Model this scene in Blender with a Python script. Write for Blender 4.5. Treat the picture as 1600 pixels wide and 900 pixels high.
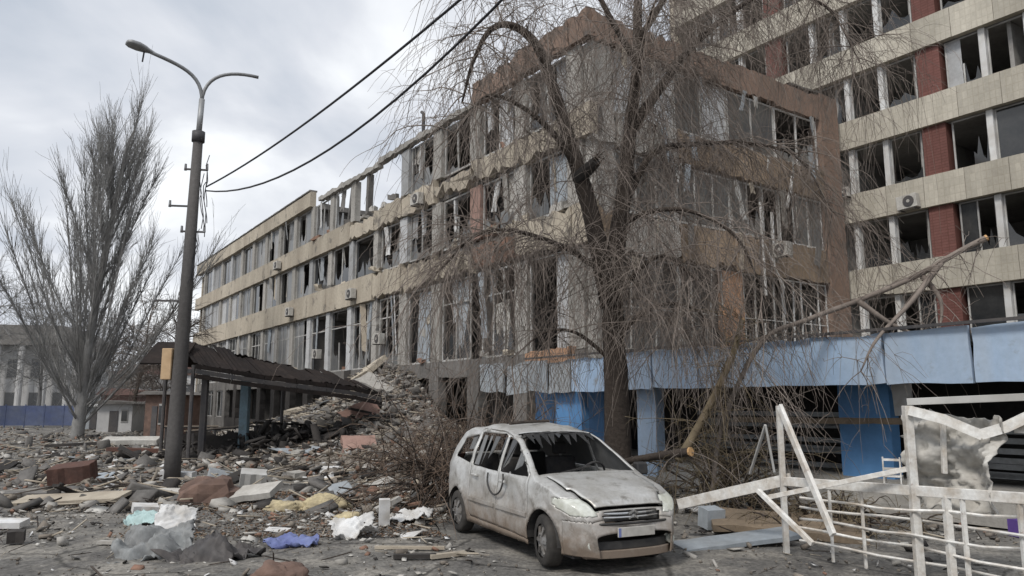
import bpy, math, random
import numpy as np
from mathutils import Vector, Matrix, noise as mnoise

for o in list(bpy.data.objects): bpy.data.objects.remove(o)
SC = bpy.context.scene
COL = SC.collection
R = math.radians
RND = random.Random(7)
NP = np.random.default_rng(11)

# ------------------------------------------------------------------ camera
CAM_H = 1.95
FPX = 1170.0                                   # focal length for a 1600 px wide frame
PITCH = math.atan(180.0 / FPX)
cam = bpy.data.cameras.new('camera'); camo = bpy.data.objects.new('camera', cam)
COL.objects.link(camo); SC.camera = camo
cam.sensor_width = 36.0; cam.lens = 36.0 * FPX / 1600.0
cam.clip_end = 3000
camo.location = (0, 0, CAM_H); camo.rotation_euler = (R(90) + PITCH, 0, 0)
_c, _s = math.cos(PITCH), math.sin(PITCH)

def pt(px, py, Y):
    """surveyed point: bearing taken from the photograph, at its own distance Y in metres"""
    u = (px - 800) / FPX; v = (450 - py) / FPX
    f = _c - v * _s; z = _s + v * _c
    return Vector((u / f * Y, Y, CAM_H + z / f * Y))

def gp(px, py, z=0.0):
    u = (px - 800) / FPX; v = (450 - py) / FPX
    f = _c - v * _s; k = (_s + v * _c) / f
    Y = (z - CAM_H) / k
    return Vector((u / f * Y, Y, z))

# ------------------------------------------------------------------ sky and light
SUN_DIR = Vector((-0.40, -0.62, 0.80)).normalized()
SUN_EL = math.asin(SUN_DIR.z); SUN_ROT = math.atan2(SUN_DIR.x, SUN_DIR.y)
W = bpy.data.worlds.new('World'); SC.world = W; W.use_nodes = True
nt = W.node_tree; N = nt.nodes; L = nt.links
bg = N['Background']
sky = N.new('ShaderNodeTexSky'); sky.sky_type = 'NISHITA'; sky.sun_disc = False
sky.sun_elevation = SUN_EL; sky.sun_rotation = SUN_ROT; sky.dust_density = 2.5
tc = N.new('ShaderNodeTexCoord')
sep = N.new('ShaderNodeSeparateXYZ'); L.new(tc.outputs['Generated'], sep.inputs[0])
mz = N.new('ShaderNodeMath'); mz.operation = 'ABSOLUTE'; L.new(sep.outputs['Z'], mz.inputs[0])
ad = N.new('ShaderNodeMath'); ad.operation = 'ADD'; ad.inputs[1].default_value = 0.28; L.new(mz.outputs[0], ad.inputs[0])
dx = N.new('ShaderNodeMath'); dx.operation = 'DIVIDE'; L.new(sep.outputs['X'], dx.inputs[0]); L.new(ad.outputs[0], dx.inputs[1])
dy = N.new('ShaderNodeMath'); dy.operation = 'DIVIDE'; L.new(sep.outputs['Y'], dy.inputs[0]); L.new(ad.outputs[0], dy.inputs[1])
cmb = N.new('ShaderNodeCombineXYZ'); L.new(dx.outputs[0], cmb.inputs[0]); L.new(dy.outputs[0], cmb.inputs[1])
cn = N.new('ShaderNodeTexNoise'); cn.inputs['Scale'].default_value = 1.55; cn.inputs['Detail'].default_value = 6
cn.inputs['Roughness'].default_value = 0.5; cn.inputs['Distortion'].default_value = 0.35
L.new(cmb.outputs[0], cn.inputs['Vector'])
cr = N.new('ShaderNodeValToRGB'); el = cr.color_ramp.elements
el[0].position = 0.33; el[0].color = (3.3, 3.7, 4.3, 1)
el[1].position = 0.66; el[1].color = (7.6, 7.75, 7.85, 1)
e = el.new(0.5); e.color = (5.1, 5.3, 5.7, 1)
L.new(cn.outputs['Fac'], cr.inputs[0])
gap = N.new('ShaderNodeMapRange'); gap.inputs['From Min'].default_value = 0.60; gap.inputs['From Max'].default_value = 0.75
gap.inputs['To Min'].default_value = 0.97; gap.inputs['To Max'].default_value = 0.75
L.new(cn.outputs['Fac'], gap.inputs['Value'])
mx = N.new('ShaderNodeMixRGB'); L.new(gap.outputs[0], mx.inputs[0]); L.new(sky.outputs[0], mx.inputs[1]); L.new(cr.outputs[0], mx.inputs[2])
L.new(mx.outputs[0], bg.inputs['Color']); bg.inputs['Strength'].default_value = 0.1
sun = bpy.data.lights.new('sun', 'SUN'); suno = bpy.data.objects.new('sun', sun); COL.objects.link(suno)
sun.energy = 1.5; sun.angle = R(14); sun.color = (1.0, 0.95, 0.88)
suno.rotation_euler = (-SUN_DIR).to_track_quat('-Z', 'Y').to_euler()
SC.view_settings.view_transform = 'Standard'; SC.view_settings.look = 'None'
SC.view_settings.exposure = 0.6; SC.view_settings.gamma = 1.0; SC.view_settings.use_curve_mapping = False
SC.render.engine = 'CYCLES'

# ------------------------------------------------------------------ materials
MATS = {}
def mat(name, base, rough=0.85, var=0.25, scale=1.5, second=None, amount=0.5, fine=14.0, bump=0.15, metallic=0.0,
        streak=False, spec=0.3, bscale=None, tint=0.10):
    """base colour broken by large blotches (second colour), fine grain and relief"""
    m = bpy.data.materials.new(name); m.use_nodes = True; nt = m.node_tree; N = nt.nodes; L = nt.links
    b = N['Principled BSDF']; b.inputs['Roughness'].default_value = rough; b.inputs['Metallic'].default_value = metallic
    b.inputs['Specular IOR Level'].default_value = spec
    g = N.new('ShaderNodeNewGeometry')
    mp = N.new('ShaderNodeMapping'); L.new(g.outputs['Position'], mp.inputs['Vector'])
    if streak: mp.inputs['Scale'].default_value = (1, 1, 0.18)
    n1 = N.new('ShaderNodeTexNoise'); n1.inputs['Scale'].default_value = scale; n1.inputs['Detail'].default_value = 8; n1.inputs['Roughness'].default_value = 0.62
    n2 = N.new('ShaderNodeTexNoise'); n2.inputs['Scale'].default_value = fine; n2.inputs['Detail'].default_value = 5; n2.inputs['Roughness'].default_value = 0.7
    L.new(mp.outputs[0], n1.inputs['Vector']); L.new(g.outputs['Position'], n2.inputs['Vector'])
    sec = second or tuple(c * (1 - var * 1.6) for c in base)
    r1 = N.new('ShaderNodeValToRGB'); r1.color_ramp.elements[0].position = 0.5 - 0.28 * amount - 0.02; r1.color_ramp.elements[1].position = 0.5 + 0.28 * (1 - amount) + 0.05
    r1.color_ramp.elements[0].color = (*base, 1); r1.color_ramp.elements[1].color = (*sec, 1)
    L.new(n1.outputs['Fac'], r1.inputs[0])
    r2 = N.new('ShaderNodeMapRange'); r2.inputs['From Min'].default_value = 0.25; r2.inputs['From Max'].default_value = 0.75
    r2.inputs['To Min'].default_value = 1 - var; r2.inputs['To Max'].default_value = 1 + var * 0.7
    L.new(n2.outputs['Fac'], r2.inputs['Value'])
    oi = N.new('ShaderNodeObjectInfo')
    r3 = N.new('ShaderNodeMapRange'); r3.inputs['To Min'].default_value = 1 - tint; r3.inputs['To Max'].default_value = 1 + tint
    L.new(oi.outputs['Random'], r3.inputs['Value'])
    mm = N.new('ShaderNodeMath'); mm.operation = 'MULTIPLY'; L.new(r2.outputs[0], mm.inputs[0]); L.new(r3.outputs[0], mm.inputs[1])
    mul = N.new('ShaderNodeVectorMath'); mul.operation = 'SCALE'; L.new(r1.outputs[0], mul.inputs[0]); L.new(mm.outputs[0], mul.inputs['Scale'])
    L.new(mul.outputs[0], b.inputs['Base Color'])
    if bump:
        bp = N.new('ShaderNodeBump'); bp.inputs['Strength'].default_value = bump; bp.inputs['Distance'].default_value = 0.04
        n3 = N.new('ShaderNodeTexNoise'); n3.inputs['Scale'].default_value = bscale or fine * 0.8; n3.inputs['Detail'].default_value = 6
        L.new(g.outputs['Position'], n3.inputs['Vector']); L.new(n3.outputs['Fac'], bp.inputs['Height']); L.new(bp.outputs[0], b.inputs['Normal'])
    MATS[name] = m
    return m

def tilemat(name, base, grout, tw, th, var=0.2, second=None):
    m = mat(name, base, 0.8, var, 0.9, second, 0.5, 9, 0.1, streak=True)
    nt = m.node_tree; N = nt.nodes; L = nt.links; b = N['Principled BSDF']
    t = N.new('ShaderNodeTexCoord'); s = N.new('ShaderNodeSeparateXYZ'); L.new(t.outputs['Object'], s.inputs[0])
    c = N.new('ShaderNodeCombineXYZ'); L.new(s.outputs['X'], c.inputs[0]); L.new(s.outputs['Z'], c.inputs[1])
    br = N.new('ShaderNodeTexBrick'); br.offset = 0.0; br.inputs['Scale'].default_value = 1.0
    br.inputs['Brick Width'].default_value = tw; br.inputs['Row Height'].default_value = th; br.inputs['Mortar Size'].default_value = 0.014
    br.inputs['Color1'].default_value = (1, 1, 1, 1); br.inputs['Color2'].default_value = (0.86, 0.86, 0.86, 1); br.inputs['Mortar'].default_value = (*grout, 1)
    L.new(c.outputs[0], br.inputs['Vector'])
    src = b.inputs['Base Color'].links[0].from_socket
    mu = N.new('ShaderNodeMixRGB'); mu.blend_type = 'MULTIPLY'; mu.inputs[0].default_value = 1; L.new(src, mu.inputs[1]); L.new(br.outputs['Color'], mu.inputs[2])
    L.new(mu.outputs[0], b.inputs['Base Color'])
    return m

mat('asphalt', (0.155, 0.15, 0.14), 0.95, 0.35, 0.35, (0.095, 0.09, 0.086), 0.55, 7.0, 0.5, bscale=9)
mat('dust', (0.27, 0.24, 0.205), 0.95, 0.4, 1.0, (0.11, 0.095, 0.082), 0.5, 9.0, 0.6, bscale=7)
mat('beige', (0.48, 0.43, 0.35), 0.9, 0.22, 0.5, (0.29, 0.25, 0.20), 0.42, 7.0, 0.25, streak=True)
mat('redbrown', (0.265, 0.185, 0.145), 0.9, 0.22, 0.5, (0.20, 0.145, 0.115), 0.45, 7.0, 0.2, streak=True)
mat('brownwall', (0.36, 0.275, 0.20), 0.9, 0.2, 0.5, (0.185, 0.14, 0.10), 0.45, 7.0, 0.2, streak=True)
mat('concrete', (0.40, 0.385, 0.36), 0.92, 0.25, 0.8, (0.24, 0.23, 0.21), 0.45, 9.0, 0.35, streak=True)
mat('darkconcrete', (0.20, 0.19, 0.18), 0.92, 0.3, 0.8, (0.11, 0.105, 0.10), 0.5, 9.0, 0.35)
mat('pinkbrick', (0.34, 0.225, 0.19), 0.9, 0.2, 2.0, (0.28, 0.18, 0.15), 0.5, 9.0, 0.3)
mat('orangebrick', (0.44, 0.26, 0.16), 0.9, 0.25, 2.0, (0.30, 0.19, 0.13), 0.5, 9.0, 0.3)
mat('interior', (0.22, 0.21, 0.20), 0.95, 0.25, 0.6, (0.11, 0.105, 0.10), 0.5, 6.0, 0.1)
mat('room', (0.46, 0.45, 0.43), 0.95, 0.2, 0.5, (0.26, 0.25, 0.24), 0.5, 6.0, 0.1)
mat('soot_shade', (0.055, 0.05, 0.047), 0.95, 0.3, 0.8, (0.03, 0.028, 0.027), 0.5, 8.0, 0.3)  # black of burnt things, also standing for shade behind the canopy
mat('frame', (0.50, 0.50, 0.49), 0.6, 0.2, 1.5, (0.30, 0.29, 0.27), 0.5, 12.0, 0.05, tint=0.2)
mat('frame_white', (0.68, 0.69, 0.69), 0.5, 0.15, 1.5, (0.48, 0.46, 0.43), 0.45, 12.0, 0.05)
mat('curtain', (0.42, 0.43, 0.44), 0.9, 0.15, 2.0, (0.33, 0.33, 0.33), 0.5, 10.0, 0.1, tint=0.25)
mat('dusty_pane', (0.10, 0.105, 0.11), 0.28, 0.3, 1.2, (0.17, 0.168, 0.16), 0.5, 8.0, 0.02, spec=0.6, tint=0.4)
mat('glass', (0.02, 0.023, 0.026), 0.08, 0.2, 1.2, (0.05, 0.05, 0.05), 0.5, 8.0, 0.0, spec=0.7)
tilemat('cream_tile', (0.55, 0.515, 0.44), (0.84, 0.83, 0.81), 0.20, 0.325, 0.15, (0.40, 0.37, 0.31))
tilemat('wine_tile', (0.20, 0.092, 0.08), (0.7, 0.66, 0.62), 0.28, 0.12, 0.2, (0.15, 0.065, 0.055))
mat('blue_panel', (0.33, 0.46, 0.64), 0.55, 0.12, 0.8, (0.40, 0.47, 0.56), 0.5, 8.0, 0.05, streak=True, tint=0.06)
mat('blue_paint', (0.12, 0.29, 0.56), 0.6, 0.15, 1.0, (0.10, 0.22, 0.42), 0.5, 8.0, 0.05)
mat('grey_sheet', (0.33, 0.37, 0.41), 0.55, 0.2, 0.9, (0.25, 0.26, 0.265), 0.5, 8.0, 0.08, streak=True)
mat('shutter', (0.27, 0.285, 0.29), 0.6, 0.25, 1.6, (0.14, 0.14, 0.14), 0.5, 9.0, 0.05)
mat('rustroof', (0.022, 0.020, 0.020), 1.0, 0.3, 0.8, (0.040, 0.032, 0.029), 0.5, 8.0, 0.25, spec=0.08)
mat('darkmetal', (0.06, 0.06, 0.065), 0.6, 0.25, 1.5, (0.10, 0.09, 0.085), 0.5, 10.0, 0.1)
mat('postblue', (0.20, 0.30, 0.36), 0.7, 0.25, 2.0, (0.15, 0.19, 0.21), 0.5, 12.0, 0.1)
mat('polegrey', (0.095, 0.09, 0.088), 0.8, 0.25, 1.2, (0.06, 0.057, 0.056), 0.5, 12.0, 0.2, streak=True)
mat('lightmetal', (0.30, 0.31, 0.32), 0.5, 0.15, 2.0, (0.2, 0.2, 0.2), 0.5, 10.0, 0.05, metallic=0.3)
mat('whitepaint', (0.74, 0.74, 0.72), 0.55, 0.2, 4.0, (0.42, 0.36, 0.29), 0.38, 18.0, 0.15)
mat('bark', (0.075, 0.060, 0.050), 0.95, 0.35, 2.5, (0.040, 0.033, 0.029), 0.5, 16.0, 0.9, streak=True, bscale=10)
mat('twig', (0.18, 0.15, 0.13), 0.95, 0.3, 1.2, (0.25, 0.215, 0.19), 0.5, 6.0, 0.0)
mat('twig_olive', (0.20, 0.165, 0.105), 0.95, 0.3, 1.2, (0.13, 0.10, 0.07), 0.5, 6.0, 0.0)
mat('twig_brown', (0.21, 0.155, 0.12), 0.95, 0.3, 1.2, (0.10, 0.075, 0.058), 0.5, 6.0, 0.0)
mat('poplar', (0.27, 0.27, 0.265), 0.95, 0.25, 1.0, (0.20, 0.195, 0.19), 0.5, 6.0, 0.1)
mat('cutwood', (0.62, 0.40, 0.20), 0.8, 0.2, 6.0, (0.5, 0.3, 0.14), 0.5, 20.0, 0.1)
mat('oldwood', (0.24, 0.185, 0.13), 0.9, 0.25, 1.5, (0.15, 0.12, 0.09), 0.5, 14.0, 0.2)
mat('palewood', (0.48, 0.43, 0.35), 0.9, 0.2, 1.5, (0.34, 0.29, 0.23), 0.5, 12.0, 0.15)
mat('palestuff', (0.52, 0.51, 0.48), 0.9, 0.2, 1.5, (0.36, 0.34, 0.31), 0.5, 10.0, 0.2)
mat('whitestuff', (0.70, 0.71, 0.72), 0.8, 0.2, 4.0, (0.40, 0.38, 0.35), 0.45, 16.0, 0.15)
mat('rustbrown', (0.13, 0.066, 0.05), 0.9, 0.3, 2.0, (0.085, 0.05, 0.042), 0.5, 12.0, 0.3)
mat('sackbrown', (0.19, 0.125, 0.10), 0.95, 0.3, 3.0, (0.10, 0.07, 0.06), 0.5, 12.0, 0.4)
mat('brickrubble', (0.26, 0.15, 0.11), 0.95, 0.3, 2.0, (0.18, 0.12, 0.09), 0.5, 10.0, 0.3)
mat('yellowfoam', (0.50, 0.43, 0.27), 0.95, 0.3, 5.0, (0.27, 0.23, 0.16), 0.5, 18.0, 0.4)
mat('bluecloth', (0.20, 0.24, 0.43), 0.9, 0.2, 4.0, (0.11, 0.13, 0.30), 0.5, 16.0, 0.3)
mat('tealsheet', (0.42, 0.58, 0.58), 0.7, 0.2, 3.0, (0.33, 0.42, 0.42), 0.5, 12.0, 0.2)
mat('leaves', (0.20, 0.125, 0.08), 0.95, 0.4, 2.0, (0.12, 0.085, 0.06), 0.5, 18.0, 0.5)
mat('purple', (0.14, 0.08, 0.32), 0.7, 0.2, 3.0, None, 0.5, 12.0, 0.2)
mat('posterbeige', (0.55, 0.40, 0.25), 0.8, 0.2, 3.0, (0.42, 0.29, 0.17), 0.5, 12.0, 0.1)
mat('farwhite', (0.55, 0.55, 0.55), 0.9, 0.12, 0.3, (0.42, 0.42, 0.42), 0.5, 3.0, 0.05)
mat('farblue', (0.10, 0.13, 0.25), 0.8, 0.2, 0.6, (0.14, 0.16, 0.22), 0.5, 3.0, 0.05)
mat('farred', (0.13, 0.085, 0.078), 0.9, 0.2, 0.6, (0.14, 0.09, 0.08), 0.5, 3.0, 0.1)
mat('cable', (0.035, 0.035, 0.04), 0.6, 0.1, 2.0, None, 0.5, 8.0, 0.0)
mat('rubber', (0.028, 0.027, 0.026), 0.85, 0.3, 4.0, (0.06, 0.055, 0.05), 0.5, 14.0, 0.15)
mat('seat', (0.025, 0.025, 0.028), 0.95, 0.2, 4.0, (0.05, 0.046, 0.043), 0.5, 18.0, 0.2)
mat('plastic', (0.03, 0.03, 0.032), 0.6, 0.2, 4.0, (0.06, 0.057, 0.053), 0.5, 14.0, 0.1)
mat('chrome', (0.62, 0.63, 0.64), 0.25, 0.1, 4.0, (0.45, 0.44, 0.42), 0.5, 14.0, 0.0, metallic=0.9)
mat('rim', (0.33, 0.33, 0.33), 0.45, 0.2, 6.0, (0.16, 0.14, 0.12), 0.5, 18.0, 0.05, metallic=0.5)
mat('lampglass', (0.62, 0.64, 0.60), 0.15, 0.15, 6.0, (0.45, 0.46, 0.40), 0.5, 18.0, 0.05, spec=0.8)

def car_paint():
    m = mat('carpaint', (0.60, 0.605, 0.60), 0.34, 0.16, 2.5, (0.45, 0.44, 0.41), 0.5, 26.0, 0.02, metallic=0.45, spec=0.5, tint=0.02)
    nt = m.node_tree; N = nt.nodes; L = nt.links; b = N['Principled BSDF']
    # road mud thrown up on the lower body: depends on height and splash shapes
    t = N.new('ShaderNodeTexCoord'); s = N.new('ShaderNodeSeparateXYZ'); L.new(t.outputs['Object'], s.inputs[0])
    n = N.new('ShaderNodeTexNoise'); n.inputs['Scale'].default_value = 4.5; n.inputs['Detail'].default_value = 10; n.inputs['Roughness'].default_value = 0.72
    L.new(t.outputs['Object'], n.inputs['Vector'])
    mr = N.new('ShaderNodeMapRange'); mr.inputs['From Min'].default_value = 1.0; mr.inputs['From Max'].default_value = 0.15
    L.new(s.outputs['Z'], mr.inputs['Value'])
    a = N.new('ShaderNodeMath'); a.operation = 'ADD'; L.new(mr.outputs[0], a.inputs[0]); L.new(n.outputs['Fac'], a.inputs[1])
    r = N.new('ShaderNodeMapRange'); r.inputs['From Min'].default_value = 0.66; r.inputs['From Max'].default_value = 1.35; r.inputs['To Max'].default_value = 0.92
    L.new(a.outputs[0], r.inputs['Value'])
    src = b.inputs['Base Color'].links[0].from_socket
    mu = N.new('ShaderNodeMixRGB'); L.new(r.outputs[0], mu.inputs[0]); L.new(src, mu.inputs[1]); mu.inputs[2].default_value = (0.21, 0.16, 0.12, 1)
    L.new(mu.outputs[0], b.inputs['Base Color'])
    rr = N.new('ShaderNodeMapRange'); rr.inputs['To Min'].default_value = 0.38; rr.inputs['To Max'].default_value = 0.9; L.new(r.outputs[0], rr.inputs['Value'])
    L.new(rr.outputs[0], b.inputs['Roughness'])
car_paint()

def pocked(name, col, sc, lo, hi):
    m = MATS[name]; nt = m.node_tree; N = nt.nodes; L = nt.links; b = N['Principled BSDF']
    g = N.new('ShaderNodeNewGeometry'); n = N.new('ShaderNodeTexNoise'); n.inputs['Scale'].default_value = sc; n.inputs['Detail'].default_value = 9; n.inputs['Roughness'].default_value = 0.68
    L.new(g.outputs['Position'], n.inputs['Vector'])
    r = N.new('ShaderNodeMapRange'); r.inputs['From Min'].default_value = lo; r.inputs['From Max'].default_value = hi; L.new(n.outputs['Fac'], r.inputs['Value'])
    src = b.inputs['Base Color'].links[0].from_socket
    mu = N.new('ShaderNodeMixRGB'); L.new(r.outputs[0], mu.inputs[0]); L.new(src, mu.inputs[1]); mu.inputs[2].default_value = (*col, 1)
    L.new(mu.outputs[0], b.inputs['Base Color'])
pocked('beige', (0.17, 0.155, 0.135), 1.1, .56, .66)
pocked('redbrown', (0.12, 0.105, 0.095), 1.3, .57, .68)
pocked('brownwall', (0.15, 0.13, 0.115), 1.3, .60, .72)
pocked('blue_panel', (0.22, 0.22, 0.21), 2.2, .60, .78)
pocked('whitepaint', (0.20, 0.12, 0.08), 6.0, .64, .74)
pocked('carpaint', (0.13, 0.115, 0.10), 5.0, .55, .78)
pocked('concrete', (0.15, 0.14, 0.13), 1.6, .58, .70)

# ------------------------------------------------------------------ mesh helpers
class MB:
    def __init__(s): s.v = []; s.f = []
    def quadbox(s, c8):
        b = len(s.v); s.v += [tuple(p) for p in c8]
        for q in ((0,3,2,1),(4,5,6,7),(0,1,5,4),(1,2,6,5),(2,3,7,6),(3,0,4,7)): s.f.append(tuple(b + i for i in q))
        return s
    def box(s, x0, x1, y0, y1, z0, z1):
        return s.quadbox([(x0,y0,z0),(x1,y0,z0),(x1,y1,z0),(x0,y1,z0),(x0,y0,z1),(x1,y0,z1),(x1,y1,z1),(x0,y1,z1)])
    def bar(s, a, b, w, h=None, up=None):
        """rectangular bar from a to b"""
        a = Vector(a); b = Vector(b); h = h or w; d = (b - a).normalized()
        up = Vector(up) if up else (Vector((0,0,1)) if abs(d.z) < 0.9 else Vector((0,1,0)))
        x = d.cross(up).normalized() * (w / 2); y = x.cross(d).normalized() * (h / 2)
        return s.quadbox([a-x-y, a+x-y, a+x+y, a-x+y, b-x-y, b+x-y, b+x+y, b-x+y])
    def tube(s, path, rad, n=8, caps=True):
        path = [Vector(p) for p in path]
        if not hasattr(rad, '__len__'): rad = [rad] * len(path)
        base = len(s.v); ref = None
        for i, p in enumerate(path):
            d = (path[min(i+1, len(path)-1)] - path[max(i-1, 0)]).normalized()
            if ref is None: ref = Vector((0,0,1)).cross(d) if abs(d.z) < 0.95 else Vector((1,0,0)).cross(d)
            x = (ref - d * ref.dot(d)).normalized(); y = d.cross(x); ref = x
            for k in range(n):
                a = 2 * math.pi * k / n
                s.v.append(tuple(p + (x * math.cos(a) + y * math.sin(a)) * rad[i]))
        for i in range(len(path) - 1):
            for k in range(n):
                k2 = (k + 1) % n
                s.f.append((base+i*n+k, base+i*n+k2, base+(i+1)*n+k2, base+(i+1)*n+k))
        if caps:
            s.f.append(tuple(base + k for k in reversed(range(n)))); e = base + (len(path)-1)*n; s.f.append(tuple(e + k for k in range(n)))
        return s
    def prism(s, outline, y0, y1):
        """outline in x,z extruded along y"""
        b = len(s.v); n = len(outline)
        s.v += [(x, y0, z) for x, z in outline] + [(x, y1, z) for x, z in outline]
        s.f.append(tuple(b + i for i in range(n))); s.f.append(tuple(b + n + i for i in reversed(range(n))))
        for i in range(n):
            j = (i + 1) % n; s.f.append((b+i, b+n+i, b+n+j, b+j))
        return s
    def mesh(s, name):
        m = bpy.data.meshes.new(name); m.from_pydata(s.v, [], s.f); m.update(); return m
    def build(s, name, material, parent=None, smooth=False, loc=None, rot=None, bevel=0):
        return link(name, s.mesh(name), material, parent, smooth, loc, rot, bevel)

def link(name, me, material=None, parent=None, smooth=False, loc=None, rot=None, bevel=0):
    o = bpy.data.objects.new(name, me); COL.objects.link(o)
    if material and me and not me.materials: me.materials.append(MATS[material])
    if parent: o.parent = parent
    if loc is not None: o.location = loc
    if rot is not None: o.rotation_euler = rot
    if smooth and me:
        me.polygons.foreach_set('use_smooth', [True] * len(me.polygons))
    if bevel:
        md = o.modifiers.new('bevel', 'BEVEL'); md.width = bevel; md.segments = 1; md.limit_method = 'ANGLE'
    return o

def tag(o, label=None, cat=None, group=None, kind=None):
    if label: o['label'] = label
    if cat: o['category'] = cat
    if group: o['group'] = group
    if kind: o['kind'] = kind
    return o

def thing(name, label, cat, loc=(0,0,0), rot=(0,0,0), group=None):
    o = bpy.data.objects.new(name, None); COL.objects.link(o); o.location = loc; o.rotation_euler = rot
    o.empty_display_size = 0.3
    return tag(o, label, cat, group)

def np_mesh(name, verts, quads):
    me = bpy.data.meshes.new(name)
    verts = np.asarray(verts, dtype=np.float32).reshape(-1, 3); quads = np.asarray(quads, dtype=np.int32)
    k = quads.shape[1]
    me.vertices.add(len(verts)); me.vertices.foreach_set('co', verts.ravel())
    me.loops.add(quads.size); me.loops.foreach_set('vertex_index', quads.ravel())
    me.polygons.add(len(quads)); me.polygons.foreach_set('loop_start', np.arange(0, quads.size, k, dtype=np.int32))
    me.update(calc_edges=True); me.validate()
    return me

def unit(a): return a / (np.linalg.norm(a, axis=-1, keepdims=True) + 1e-9)

def twig_arrays(p0, d0, Ln, droop, r0, r1, K=6, wig=0.05, sides=3):
    """many tapering tubes at once: starts p0, directions d0, lengths Ln, gravity droop"""
    n = len(p0); s = np.linspace(0, 1, K)[None, :, None]
    Lc = Ln[:, None, None]
    path = p0[:, None, :] + d0[:, None, :] * Lc * s
    path[:, :, 2] -= (droop[:, None] * Ln[:, None] * (s[..., 0] ** 2))
    w = NP.normal(0, 1, (n, K, 3)) * wig * Lc * s
    path += np.cumsum(w, axis=1) * 0.45
    dr = unit(path[:, -1] - path[:, 0]); ref = np.where(np.abs(dr[:, 2:3]) < 0.9, np.array([[0., 0, 1]]), np.array([[1., 0, 0]]))
    x = unit(np.cross(dr, ref)); y = np.cross(dr, x)
    rad = (np.asarray(r0)[..., None] * (1 - s[..., 0]) + np.asarray(r1)[..., None] * s[..., 0]) if hasattr(r0, '__len__') else (r0 * (1 - s[..., 0]) + r1 * s[..., 0]) * np.ones((n, 1))
    an = np.arange(sides) * 2 * math.pi / sides
    ring = x[:, None, None, :] * np.cos(an)[None, None, :, None] + y[:, None, None, :] * np.sin(an)[None, None, :, None]
    V = path[:, :, None, :] + ring * rad[:, :, None, None]
    idx = np.arange(n * K * sides).reshape(n, K, sides)
    a = idx[:, :-1, :]; b = np.roll(a, -1, axis=2); c = np.roll(idx[:, 1:, :], -1, axis=2); d = idx[:, 1:, :]
    F = np.stack([a, b, c, d], -1).reshape(-1, 4)
    return V.reshape(-1, 3), F, path

def join_arrays(parts):
    vs = []; fs = []; o = 0
    for v, f in parts:
        vs.append(v); fs.append(f + o); o += len(v)
    return np.concatenate(vs), np.concatenate(fs)

def rand_dirs(n, up=0.0, spread=1.0):
    a = NP.uniform(0, 2 * math.pi, n); z = NP.uniform(-1, 1, n) * spread + up
    r = np.sqrt(np.clip(1 - np.clip(z, -1, 1) ** 2, 0.05, 1))
    return unit(np.stack([np.cos(a) * r, np.sin(a) * r, z], -1))

def jag_outline(w, h, jb=0.015, jr=0.01, jt=0.015, jl=0.01, step=0.28, rnd=RND):
    o = []
    def edge(n): return max(2, int(n / step))
    nb = edge(w); ns = edge(h)
    for i in range(nb): o.append((w * i / nb + rnd.uniform(-.3, .3) * step * (jb > .05) * (i > 0), abs(rnd.gauss(0, jb))))
    for i in range(ns): o.append((w - abs(rnd.gauss(0, jr)), h * i / ns + (abs(rnd.gauss(0, jb)) if i == 0 else 0)))
    for i in range(nb): o.append((w - w * i / nb + rnd.uniform(-.3, .3) * step * (jt > .05) * (i > 0), h - abs(rnd.gauss(0, jt))))
    for i in range(ns): o.append((abs(rnd.gauss(0, jl)), h - h * i / ns))
    return o

def jag_panel(name, material, parent, x, y, z, w, h, t, j=(.012, .008, .012, .008), rot=(0,0,0), step=0.3):
    """slab piece with chipped edges; front face towards +y of its own frame"""
    m = MB().prism(jag_outline(w, h, *j, step=step), -t, 0)
    return m.build(name, material, parent, loc=(x, y, z), rot=rot)

# ------------------------------------------------------------------ site frame: the two buildings share one grid
THETA = math.atan2(0.8235667, -0.5672194)       # local x runs away along the street facade, local y points out to the street
D1 = Vector((-0.5672194, 0.8235667, 0)); OUT = Vector((-0.8235667, -0.5672194, 0))
CORNER = Vector((2.7016, 24.5, 0))
def site(x, y, z=0.0): return CORNER + D1 * x + OUT * y + Vector((0, 0, z))

def heap_h(X, Y):
    """height of collapsed rubble at the foot of the long facade"""
    dx = X - CORNER.x; dy = Y - CORNER.y
    t = dx * D1.x + dy * D1.y; d = dx * OUT.x + dy * OUT.y
    h = 2.5 * math.exp(-((t - 14.5) / 4.6) ** 2) * math.exp(-(max(d, 0) / 2.6) ** 2)
    h += 1.5 * math.exp(-((t - 20) / 8) ** 2) * math.exp(-(max(d, 0) / 4.0) ** 2)
    h += 0.5 * math.exp(-((t - 12) / 12) ** 2) * math.exp(-((d - 4) / 4.5) ** 2)
    return h

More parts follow.
